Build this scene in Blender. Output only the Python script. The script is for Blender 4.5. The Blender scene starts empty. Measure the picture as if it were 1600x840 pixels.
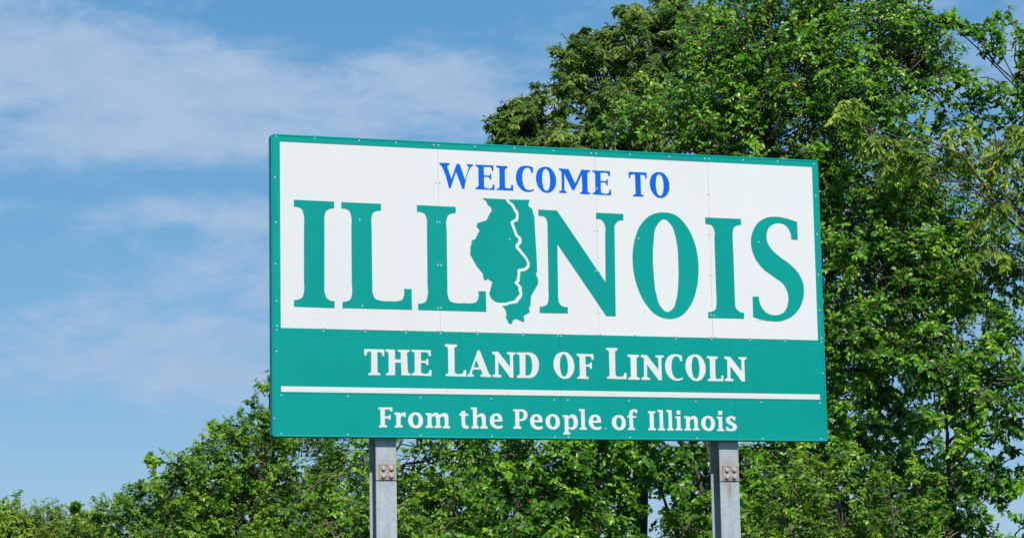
import bpy, math, random
import numpy as np
from mathutils import Matrix, Vector

random.seed(7)
C = bpy.context.scene.collection
R = math.radians
scene = bpy.context.scene

SKY_GRADE = ((2.56, 0.85, 0.185), (4.42, 0.48, 0.425), (7.37, 0.30, 0.70))   # reference, exponent, level
CLOUD_COL = (0.39, 0.535, 0.735)
SIGN_WHITE = (0.665, 0.665, 0.65)
SIGN_GREEN = (0.0, 0.275, 0.238)
SIGN_BLUE = (0.0, 0.112, 0.59)
LEAF_MATS = {
    'mulberry': ([(0.0, (.016, .078, .003)), (.35, (.055, .190, .005)), (.65, (.120, .325, .008)), (.92, (.27, .46, .018)), (1.0, (.34, .26, .03))], (1.7, 1.45, .4), .34, .27, .40),
    'ash': ([(0.0, (.032, .085, .010)), (.35, (.075, .165, .016)), (.65, (.14, .24, .024)), (.92, (.23, .33, .04)), (1.0, (.28, .30, .05))], (1.5, 1.4, .5), .42, .32, .38),
    'boxelder': ([(0.0, (.07, .16, .014)), (.35, (.15, .27, .022)), (.65, (.27, .39, .038)), (.92, (.42, .50, .07)), (1.0, (.40, .42, .08))], (1.4, 1.35, .5), .45, .36, .34),
    'shrub': ([(0.0, (.032, .120, .004)), (.35, (.090, .235, .007)), (.65, (.175, .35, .012)), (.92, (.32, .46, .022)), (1.0, (.34, .38, .04))], (1.5, 1.4, .4), .34, .34, .44),
    'elm': ([(0.0, (.036, .115, .006)), (.35, (.092, .238, .010)), (.65, (.175, .36, .016)), (.92, (.31, .47, .03)), (1.0, (.30, .28, .04))], (1.5, 1.4, .4), .40, .36, .38),
    'far': ([(0.0, (.09, .165, .008)), (.35, (.16, .28, .012)), (.65, (.24, .38, .018)), (.92, (.33, .46, .03)), (1.0, (.33, .40, .04))], (1.4, 1.3, .4), .45, .36, .35),
}

# ------------------------------------------------------------------ camera
CAM_Z = 1.65
SIGN_TOP = CAM_Z + 4.01561
CAM_F = 3973.28 / 1600.0                       # focal length in frame widths
CAM_R = np.array([[0.94348537, 0.01801977, -0.33092393],      # right
                  [0.03005387, 0.98975454, 0.13958052],       # down
                  [0.33004867, -0.14163772, 0.93327736]])     # forward  (columns: x, down, away)
CAM_P = np.array([-4.89886515, -19.6237796, CAM_Z])
def w3(v): return np.array([v[0], v[2], -v[1]])               # (x, down, away) -> world
right, down, fwd = w3(CAM_R[0]), w3(CAM_R[1]), w3(CAM_R[2])
cam_data = bpy.data.cameras.new('camera')
cam = bpy.data.objects.new('camera', cam_data); C.objects.link(cam)
cam_data.sensor_width = 36.0; cam_data.lens = 36.0 * CAM_F
cam_data.clip_start = 0.1; cam_data.clip_end = 5000
M = Matrix.Identity(4)
for i in range(3):
    M[i][0], M[i][1], M[i][2], M[i][3] = right[i], -down[i], -fwd[i], CAM_P[i]
cam.matrix_world = M
scene.camera = cam

def spot(u, v, Y):
    """point of the photographed place at depth Y behind the sign, in the direction (u, v) of the 1600 x 840 photograph"""
    d = right * ((u - 800) / (CAM_F * 1600)) + down * ((v - 420) / (CAM_F * 1600)) + fwd
    return CAM_P + d * ((Y - CAM_P[1]) / d[1])
def seen(P):
    """photo coordinates of world points P (N, 3)"""
    q = P - CAM_P
    z = q @ fwd
    return 800 + CAM_F * 1600 * (q @ right) / z, 420 + CAM_F * 1600 * (q @ down) / z, z

# ------------------------------------------------------------------ light
SUN_EL, SUN_AZ = R(46), R(187)                  # azimuth clockwise from +Y
sun_dir = Vector((math.sin(SUN_AZ) * math.cos(SUN_EL), math.cos(SUN_AZ) * math.cos(SUN_EL), math.sin(SUN_EL)))
sl = bpy.data.lights.new('sun', 'SUN'); sl.energy = 5.0; sl.angle = R(0.5); sl.color = (1.0, 0.96, 0.90)
so = bpy.data.objects.new('sun', sl); C.objects.link(so)
so.rotation_euler = sun_dir.to_track_quat('Z', 'Y').to_euler(); so.location = (0, -10, 30)

scene.view_settings.view_transform = 'Standard'
scene.view_settings.look = 'None'
scene.view_settings.exposure = 0.0
scene.view_settings.gamma = 1.0
scene.cycles.max_bounces = 6
scene.cycles.transparent_max_bounces = 8

class NT:
    """small helper for node trees"""
    def __init__(s, tree): s.t = tree; s.t.nodes.clear()
    def n(s, kind, **kw):
        x = s.t.nodes.new(kind)
        for k, v in kw.items(): setattr(x, k, v)
        return x
    def put(s, sock, v):
        if isinstance(v, bpy.types.NodeSocket): s.t.links.new(v, sock)
        else: sock.default_value = v
    def m(s, op, a, b=None, c=None):
        x = s.n('ShaderNodeMath', operation=op)
        for i, v in enumerate((a, b, c)):
            if v is not None: s.put(x.inputs[i], v)
        return x.outputs[0]
    def mix(s, f, a, b, blend='MIX'):
        x = s.n('ShaderNodeMix', data_type='RGBA', blend_type=blend)
        s.put(x.inputs[0], f); s.put(x.inputs[6], a); s.put(x.inputs[7], b)
        return x.outputs[2]
    def noise(s, vec, scale, detail=4, rough=0.5, dist=0.0):
        x = s.n('ShaderNodeTexNoise')
        if vec is not None: s.put(x.inputs['Vector'], vec)
        x.inputs['Scale'].default_value = scale; x.inputs['Detail'].default_value = detail
        x.inputs['Roughness'].default_value = rough; x.inputs['Distortion'].default_value = dist
        return x.outputs['Fac']
    def ramp(s, f, stops, interp='LINEAR'):
        x = s.n('ShaderNodeValToRGB'); x.color_ramp.interpolation = interp
        e = x.color_ramp.elements
        while len(e) < len(stops): e.new(0.5)
        for el, (p, c) in zip(e, stops):
            el.position = p; el.color = c if len(c) == 4 else (*c, 1)
        s.put(x.inputs[0], f); return x.outputs[0]
    def smooth(s, v, a, b):
        x = s.n('ShaderNodeMapRange', interpolation_type='SMOOTHSTEP')
        s.put(x.inputs[0], v); x.inputs[1].default_value = a; x.inputs[2].default_value = b
        return x.outputs[0]

world = bpy.data.worlds.new('World'); scene.world = world; world.use_nodes = True
nt = NT(world.node_tree)
sky = nt.n('ShaderNodeTexSky', sky_type='NISHITA', sun_disc=False, sun_elevation=SUN_EL, sun_rotation=SUN_AZ)
sky.altitude = 0; sky.air_density = 0.7; sky.dust_density = 0.0; sky.ozone_density = 4.0
tc = nt.n('ShaderNodeTexCoord')
sep = nt.n('ShaderNodeSeparateXYZ'); nt.put(sep.inputs[0], tc.outputs['Generated'])
az = nt.m('ARCTAN2', sep.outputs[0], sep.outputs[1])
el = nt.m('ARCSINE', sep.outputs[2])
comb = nt.n('ShaderNodeCombineXYZ'); nt.put(comb.inputs[0], sep.outputs[0]); nt.put(comb.inputs[1], sep.outputs[1])
nt.put(comb.inputs[2], nt.m('MULTIPLY', sep.outputs[2], 2.4))
nz = nt.noise(comb.outputs[0], 15.0, 10, 0.60, 0.4)
nzf = nt.noise(comb.outputs[0], 44.0, 7, 0.62, 0.6)
nz2 = nt.noise(comb.outputs[0], 3.1, 3, 0.5)
# thin stratus banks: (azimuth, elevation, half widths, weight), all in radians
BANKS = [(0.1532, 0.2196, 0.068, 0.0277, 0.66),
         (0.2135, 0.2106, 0.0604, 0.0214, 0.52),
         (0.1833, 0.1917, 0.0705, 0.0091, 0.4),
         (0.2695, 0.2157, 0.0403, 0.0086, 0.38),
         (0.3208, 0.2228, 0.0554, 0.0065, 0.5),
         (0.3308, 0.2064, 0.0654, 0.0101, 0.55),
         (0.3417, 0.2355, 0.0352, 0.004, 0.25),
         (0.2795, 0.1969, 0.0654, 0.0101, 0.3),
         (0.2009, 0.1669, 0.0428, 0.0065, 0.42),
         (0.2437, 0.162, 0.0378, 0.0045, 0.28),
         (0.221, 0.1383, 0.0503, 0.0227, 0.54),
         (0.1763, 0.1134, 0.0654, 0.0151, 0.5),
         (0.2384, 0.0982, 0.0302, 0.005, 0.3),
         (0.206, 0.0984, 0.0151, 0.003, 0.2),
         (0.1399, 0.0752, 0.0151, 0.0035, 0.2),
         (0.2594, 0.2406, 0.0478, 0.0091, -0.55),
         (0.3005, 0.243, 0.0352, 0.0076, -0.35),
         (0.166, 0.1729, 0.0503, 0.004, -0.4),
         (0.1539, 0.1455, 0.0277, 0.0151, -0.35),
         (0.1764, 0.0787, 0.0654, 0.0151, -0.2),
         (0.1435, 0.2017, 0.0101, 0.0025, -0.3),
         (0.221, 0.1777, 0.0403, 0.0035, -0.25)]
cover = nt.m('MULTIPLY', nt.m('SUBTRACT', nz2, 0.5), 0.9)
for a0, e0, sa, se, wgt in BANKS:
    u = nt.m('DIVIDE', nt.m('SUBTRACT', az, a0), sa); v = nt.m('DIVIDE', nt.m('SUBTRACT', el, e0), se)
    g = nt.m('EXPONENT', nt.m('MULTIPLY', nt.m('ADD', nt.m('MULTIPLY', u, u), nt.m('MULTIPLY', v, v)), -1.0))
    cover = nt.m('MULTIPLY_ADD', g, wgt, cover)
raw = nt.m('ADD', nt.m('MULTIPLY', nt.m('SUBTRACT', nz, 0.5), 2.2), nt.m('MULTIPLY_ADD', nt.m('SUBTRACT', nzf, 0.5), 1.15, cover))
mask = nt.m('MULTIPLY', nt.smooth(raw, -0.22, 0.90), 0.98)
SKY_STRENGTH = 0.09
# a hazy summer sky: the clear model sky, its contrast softened per channel
sc_ = nt.n('ShaderNodeSeparateColor'); nt.put(sc_.inputs[0], sky.outputs[0])
cc_ = nt.n('ShaderNodeCombineColor')
for i, (ref, ex, lvl) in enumerate(SKY_GRADE):
    nt.put(cc_.inputs[i], nt.m('MULTIPLY', nt.m('POWER', nt.m('MAXIMUM', nt.m('DIVIDE', sc_.outputs[i], ref), 0.001), ex), lvl / SKY_STRENGTH))
tinted = cc_.outputs[0]
cloud_col = tuple(c / SKY_STRENGTH for c in CLOUD_COL) + (1,)
col = nt.mix(mask, tinted, cloud_col)
bg = nt.n('ShaderNodeBackground'); nt.put(bg.inputs[0], col); bg.inputs[1].default_value = SKY_STRENGTH
out = nt.n('ShaderNodeOutputWorld'); nt.t.links.new(bg.outputs[0], out.inputs[0])

# ------------------------------------------------------------------ helpers
def link(name, data, parent=None):
    o = bpy.data.objects.new(name, data); C.objects.link(o)
    if parent is not None: o.parent = parent
    return o
def tag(o, label=None, cat=None, group=None, kind=None):
    for k, v in (('label', label), ('category', cat), ('group', group), ('kind', kind)):
        if v: o[k] = v
    return o
def mesh_np(name, V, loops, starts, mat=None, smooth=False, attrs=None):
    me = bpy.data.meshes.new(name)
    me.vertices.add(len(V)); me.vertices.foreach_set('co', np.ascontiguousarray(V, dtype=np.float32).ravel())
    me.loops.add(len(loops)); me.loops.foreach_set('vertex_index', np.ascontiguousarray(loops, dtype=np.int32))
    me.polygons.add(len(starts)); me.polygons.foreach_set('loop_start', np.ascontiguousarray(starts, dtype=np.int32))
    if smooth: me.polygons.foreach_set('use_smooth', np.ones(len(starts), dtype=bool))
    for k, v in (attrs or {}).items():
        at = me.attributes.new(k, 'FLOAT', 'POINT'); at.data.foreach_set('value', np.ascontiguousarray(v, dtype=np.float32))
    me.update(calc_edges=True); me.validate()
    if mat: me.materials.append(mat)
    return me
def mesh_py(name, V, F, mat=None, smooth=False):
    me = bpy.data.meshes.new(name); me.from_pydata([tuple(map(float, v)) for v in V], [], [tuple(map(int, f)) for f in F])
    if smooth: me.polygons.foreach_set('use_smooth', np.ones(len(F), dtype=bool))
    me.update()
    if mat: me.materials.append(mat)
    return me
class Build:
    """collects boxes and prisms into one mesh"""
    def __init__(s): s.V = []; s.F = []
    def box(s, x0, x1, y0, y1, z0, z1, bev=0.0):
        b = bev
        if b <= 0:
            n = len(s.V)
            s.V += [(x0, y0, z0), (x1, y0, z0), (x1, y1, z0), (x0, y1, z0), (x0, y0, z1), (x1, y0, z1), (x1, y1, z1), (x0, y1, z1)]
            s.F += [tuple(n + i for i in f) for f in ((0, 3, 2, 1), (4, 5, 6, 7), (0, 1, 5, 4), (1, 2, 6, 5), (2, 3, 7, 6), (3, 0, 4, 7))]
        else:                                   # front edges (towards -y) chamfered
            s.prism([(x0, z0), (x1, z0), (x1, z1), (x0, z1)], y0, y1, b)
    def prism(s, pts, y0, y1, bev=0.0):
        """outline in x, z (counter-clockwise seen from the front, -y), extruded from y0 to y1, front edge chamfered"""
        n = len(s.V); k = len(pts)
        rings = []
        if bev > 0:
            cx = sum(p[0] for p in pts) / k; cz = sum(p[1] for p in pts) / k
            ins = []
            for i in range(k):
                a, p, q = np.array(pts[i - 1]), np.array(pts[i]), np.array(pts[(i + 1) % k])
                e1 = (p - a) / max(np.linalg.norm(p - a), 1e-9); e2 = (q - p) / max(np.linalg.norm(q - p), 1e-9)
                n1 = np.array([-e1[1], e1[0]]); n2 = np.array([-e2[1], e2[0]])
                d = n1 + n2; d = d / max(d @ n1, 0.3) if np.linalg.norm(d) > 1e-6 else n1
                ins.append(p + d * bev / 1.0)
            rings.append([(p[0], y0, p[1]) for p in ins]); rings.append([(p[0], y0 + bev, p[1]) for p in pts])
        else: rings.append([(p[0], y0, p[1]) for p in pts])
        rings.append([(p[0], y1, p[1]) for p in pts])
        for r in rings: s.V += r
        s.F.append(tuple(n + i for i in range(k)))
        for r in range(len(rings) - 1):
            for i in range(k):
                j = (i + 1) % k
                s.F.append((n + r * k + i, n + (r + 1) * k + i, n + (r + 1) * k + j, n + r * k + j))
        s.F.append(tuple(n + (len(rings) - 1) * k + i for i in reversed(range(k))))
    def make(s, name, mat, parent=None, smooth=False):
        return link(name, mesh_py(name, s.V, s.F, mat, smooth), parent)

def material(name):
    m = bpy.data.materials.new(name); m.use_nodes = True
    return m, NT(m.node_tree)
def finish(nt, base, rough=0.5, metal=0.0, spec=0.5, bump=None, bstr=0.2, bdist=0.01, coat=0.0):
    p = nt.n('ShaderNodeBsdfPrincipled')
    nt.put(p.inputs['Base Color'], base if isinstance(base, bpy.types.NodeSocket) else (*base, 1))
    nt.put(p.inputs['Roughness'], rough); nt.put(p.inputs['Metallic'], metal); p.inputs['Specular IOR Level'].default_value = spec
    if coat: p.inputs['Coat Weight'].default_value = coat; p.inputs['Coat Roughness'].default_value = 0.2
    if bump is not None:
        b = nt.n('ShaderNodeBump'); b.inputs['Strength'].default_value = bstr; b.inputs['Distance'].default_value = bdist
        nt.put(b.inputs['Height'], bump); nt.t.links.new(b.outputs[0], p.inputs['Normal'])
    o = nt.n('ShaderNodeOutputMaterial'); nt.t.links.new(p.outputs[0], o.inputs[0])
    return p
def obj_co(nt): return nt.n('ShaderNodeTexCoord').outputs['Object']

def sheeting(name, colour, vary, rough=0.42):
    """reflective sign sheeting: faint mottling, faint run-off streaks and grime"""
    m, n = material(name); co = obj_co(n)
    mp = n.n('ShaderNodeMapping'); n.put(mp.inputs[0], co); mp.inputs['Scale'].default_value = (7, 1, 0.5)
    streak = n.noise(mp.outputs[0], 2.6, 6, 0.65)
    mott = n.noise(co, 1.3, 4, 0.5); grain = n.noise(co, 60, 3, 0.6)
    f = n.m('ADD', n.m('MULTIPLY', streak, 0.30), n.m('ADD', n.m('MULTIPLY', mott, 0.55), n.m('MULTIPLY', grain, 0.15)))
    lo = tuple(c * (1 - vary) for c in colour); hi = tuple(min(1, c * (1 + vary)) for c in colour)
    col = n.ramp(f, [(0.32, lo), (0.68, hi)])
    rnd = n.n('ShaderNodeObjectInfo').outputs['Random']         # each sheet from its own roll
    k = n.m('MULTIPLY_ADD', rnd, 0.05, 0.975); kc = n.n('ShaderNodeCombineColor')
    for i in range(3): n.put(kc.inputs[i], k)
    col = n.mix(1.0, col, kc.outputs[0], 'MULTIPLY')
    finish(n, col, n.m('MULTIPLY_ADD', mott, 0.16, rough - 0.04), 0.0, 0.16, bump=n.noise(co, 2.2, 2, 0.5), bstr=0.10, bdist=0.02)
    return m
WHITE = sheeting('white sheeting', SIGN_WHITE, 0.03)
GREEN = sheeting('green sheeting', SIGN_GREEN, 0.07)
BLUE = sheeting('blue sheeting', SIGN_BLUE, 0.04)
EDGE, n_ = material('painted edge'); finish(n_, (0.0, 0.16, 0.15), 0.4)
RIVET, n_ = material('rivet aluminium'); finish(n_, (0.58, 0.60, 0.60), 0.5, 0.0)
ALU, n_ = material('mill aluminium'); finish(n_, (0.5, 0.52, 0.54), 0.5, 0.5)
def galvanised(name, rust_pts=()):
    m, n = material(name); co = obj_co(n)
    v = n.n('ShaderNodeTexVoronoi'); n.put(v.inputs['Vector'], co); v.inputs['Scale'].default_value = 45
    sp = n.n('ShaderNodeSeparateColor'); n.put(sp.inputs[0], v.outputs['Color'])
    big = n.noise(co, 5.0, 5, 0.6)
    mp = n.n('ShaderNodeMapping'); n.put(mp.inputs[0], co); mp.inputs['Scale'].default_value = (22, 22, 1.2)
    st = n.noise(mp.outputs[0], 1.6, 5, 0.65)
    f = n.m('ADD', n.m('MULTIPLY', sp.outputs[0], 0.22), n.m('ADD', n.m('MULTIPLY', big, 0.40), n.m('MULTIPLY', st, 0.38)))
    col = n.ramp(f, [(0.22, (0.32, 0.365, 0.395)), (0.5, (0.42, 0.465, 0.49)), (0.78, (0.51, 0.55, 0.57))])
    s3 = n.n('ShaderNodeSeparateXYZ'); n.put(s3.inputs[0], co)
    # rust bleeding: a soft halo round the hinge plate and a run below it
    for (x, z, sx, sz, k) in rust_pts:
        u = n.m('DIVIDE', n.m('SUBTRACT', s3.outputs[0], x), sx); w = n.m('DIVIDE', n.m('SUBTRACT', s3.outputs[2], z), sz)
        g = n.m('EXPONENT', n.m('MULTIPLY', n.m('ADD', n.m('MULTIPLY', u, u), n.m('MULTIPLY', w, w)), -1.0))
        g = n.m('MULTIPLY', n.m('MULTIPLY', g, n.smooth(st, 0.3, 0.62)), k)
        col = n.mix(g, col, (0.30, 0.16, 0.075, 1))
    # brown weathering along the flange edges
    edge = n.smooth(n.m('ABSOLUTE', s3.outputs[0]), 0.074, 0.087)
    col = n.mix(n.m('MULTIPLY', n.m('MULTIPLY', edge, n.smooth(st, 0.4, 0.7)), 0.55), col, (0.33, 0.24, 0.16, 1))
    finish(n, col, n.m('MULTIPLY_ADD', st, 0.25, 0.38), 0.25, 0.5, bump=big, bstr=0.12, bdist=0.004)
    return m
RUST, n_ = material('rusty plate'); co_ = obj_co(n_)
finish(n_, n_.ramp(n_.noise(co_, 26, 6, 0.65), [(0.3, (0.20, 0.14, 0.10)), (0.5, (0.31, 0.25, 0.20)), (0.7, (0.42, 0.39, 0.36))]), 0.75, 0.1, bump=n_.noise(co_, 60, 4), bstr=0.3, bdist=0.003)
BOLT, n_ = material('weathered bolt'); co_ = obj_co(n_)
finish(n_, n_.ramp(n_.noise(co_, 40, 4, 0.6), [(0.35, (0.36, 0.30, 0.24)), (0.6, (0.52, 0.53, 0.53))]), 0.5, 0.3)

# ------------------------------------------------------------------ ground
m_, n_ = material('roadside grass'); co_ = obj_co(n_)
gr_f = n_.m('ADD', n_.m('MULTIPLY', n_.noise(co_, 0.35, 5, 0.6), 0.6), n_.m('MULTIPLY', n_.noise(co_, 9.0, 6, 0.7), 0.4))
finish(n_, n_.ramp(gr_f, [(0.3, (0.030, 0.055, 0.012)), (0.55, (0.055, 0.095, 0.022)), (0.75, (0.11, 0.12, 0.045))]), 0.85, bump=n_.noise(co_, 30, 6, 0.7), bstr=0.8, bdist=0.08)
gv = []; gf = []; NG = 60
for j in range(NG + 1):
    for i in range(NG + 1):
        a = (i / NG * 2 - 1); b = (j / NG * 2 - 1)
        x = math.copysign(abs(a) ** 2.4, a) * 2500; y = math.copysign(abs(b) ** 2.4, b) * 2500
        z = -0.05 * (0.5 + 0.5 * math.sin(x * 0.21) * math.cos(y * 0.17)) if abs(x) < 200 and abs(y) < 200 else -0.05
        gv.append((x, y, z))
for j in range(NG):
    for i in range(NG):
        k = j * (NG + 1) + i; gf.append((k, k + 1, k + NG + 2, k + NG + 1))
ground = link('ground', mesh_py('ground', gv, gf, m_, True)); ground['kind'] = 'structure'

# ------------------------------------------------------------------ the welcome sign
SW, SH, X0 = 4.88, 2.442, -2.44
sign = link('welcome_sign', None); sign.location = (2.44, 0, 0)
tag(sign, 'large white and green highway welcome sign on two galvanised steel posts before the trees', 'road sign')
def bx(x): return X0 + x                       # sign x (m from its left edge) -> local x
def bz(y): return SIGN_TOP - y                 # m below its top edge -> local z
G_ = 0.0006                                    # half a panel joint
CR = 0.026                                     # corner radius
def rounded(x0, x1, y0, y1, tl=0, tr=0, br=0, bl=0):
    """outline (x, z), counter-clockwise from the front, of a sheet x0..x1, y0..y1 (y down) with rounded corners"""
    pts = []
    def arc(cx, cy, r, a0):
        for q in range(6):
            a = R(a0 + q * 18); pts.append((bx(cx + r * math.cos(a)), bz(cy - r * math.sin(a))))
    if bl: arc(x0 + bl, y1 - bl, bl, 180)
    else: pts.append((bx(x0), bz(y1)))
    if br: arc(x1 - br, y1 - br, br, 270)
    else: pts.append((bx(x1), bz(y1)))
    if tr: arc(x1 - tr, y0 + tr, tr, 0)
    else: pts.append((bx(x1), bz(y0)))
    if tl: arc(x0 + tl, y0 + tl, tl, 90)
    else: pts.append((bx(x0), bz(y0)))
    return pts
WL, WR, WT, WB = 0.0740, 4.8190, 0.0596, 1.5728
ST0, ST1, JOIN = 2.0382, 2.0824, 2.093
def panel_row(y0, y1, seams, mat, top=False, bottom=False):
    xs = [0.0] + seams + [SW]
    for i in range(len(xs) - 1):
        a = xs[i] + (G_ if i else 0); b = xs[i + 1] - (G_ if i < len(xs) - 2 else 0)
        first, last = i == 0, i == len(xs) - 2
        q = Build()
        jog = random.uniform(-0.0006, 0.0006)
        q.prism(rounded(a, b, y0, y1, tl=CR if top and first else 0, tr=CR if top and last else 0,
                        br=CR if bottom and last else 0, bl=CR if bottom and first else 0), jog, 0.004, 0.0008)
        q.make('panel', mat, sign)
panel_row(0.0, WB - G_, [1.412, 2.802, 3.835], WHITE, top=True)
panel_row(WB + G_, JOIN - G_, [1.577, 2.448, 3.991], GREEN)
panel_row(JOIN + G_, SH, [1.605, 2.449, 4.027], GREEN, bottom=True)
# green border sheets over the white panels
q = Build(); q.prism(rounded(0, SW, 0, WT, tl=CR, tr=CR), -0.0022, -0.0008); o = q.make('border_strip', GREEN, sign)
q = Build(); q.prism(rounded(0, WL, WT + 0.0004, WB), -0.0020, -0.0008); q.make('border_strip', GREEN, sign)
q = Build(); q.prism(rounded(WR, SW, WT + 0.0004, WB), -0.0020, -0.0008); q.make('border_strip', GREEN, sign)
q = Build(); q.prism(rounded(WL, WR, ST0, ST1), -0.0020, -0.0008); o = q.make('stripe', WHITE, sign); o['label'] = 'thin white stripe between the two lower lines'
# folded edge round the board, 65 mm deep: a rounded bead in front and a return behind
def edge_ring(d, y):
    r = CR + d
    return [(p[0], y, p[1]) for p in rounded(-d, SW + d, -d, SH + d, r, r, r, r)]
rings = [edge_ring(-0.016, -0.0026), edge_ring(-0.010, -0.0052), edge_ring(-0.003, -0.0048), edge_ring(0.0015, 0.0), edge_ring(0.0015, 0.064), edge_ring(-0.012, 0.064), edge_ring(-0.012, 0.006)]
V = [p for r in rings for p in r]; k = len(rings[0]); F = []
for r in range(len(rings) - 1):
    for i in range(k):
        j = (i + 1) % k; F.append((r * k + i, (r + 1) * k + i, (r + 1) * k + j, r * k + j))
edge_o = link('edge_trim', mesh_py('edge_trim', V, F, GREEN, False), sign)
for zz in (0.35, 0.95, 1.55, 2.12):            # aluminium stringers bolted behind the panels
    q = Build(); q.box(bx(0.03), bx(SW - 0.03), 0.0045, 0.062, bz(zz) - 0.035, bz(zz) + 0.035); q.make('stringer', ALU, sign)

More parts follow.
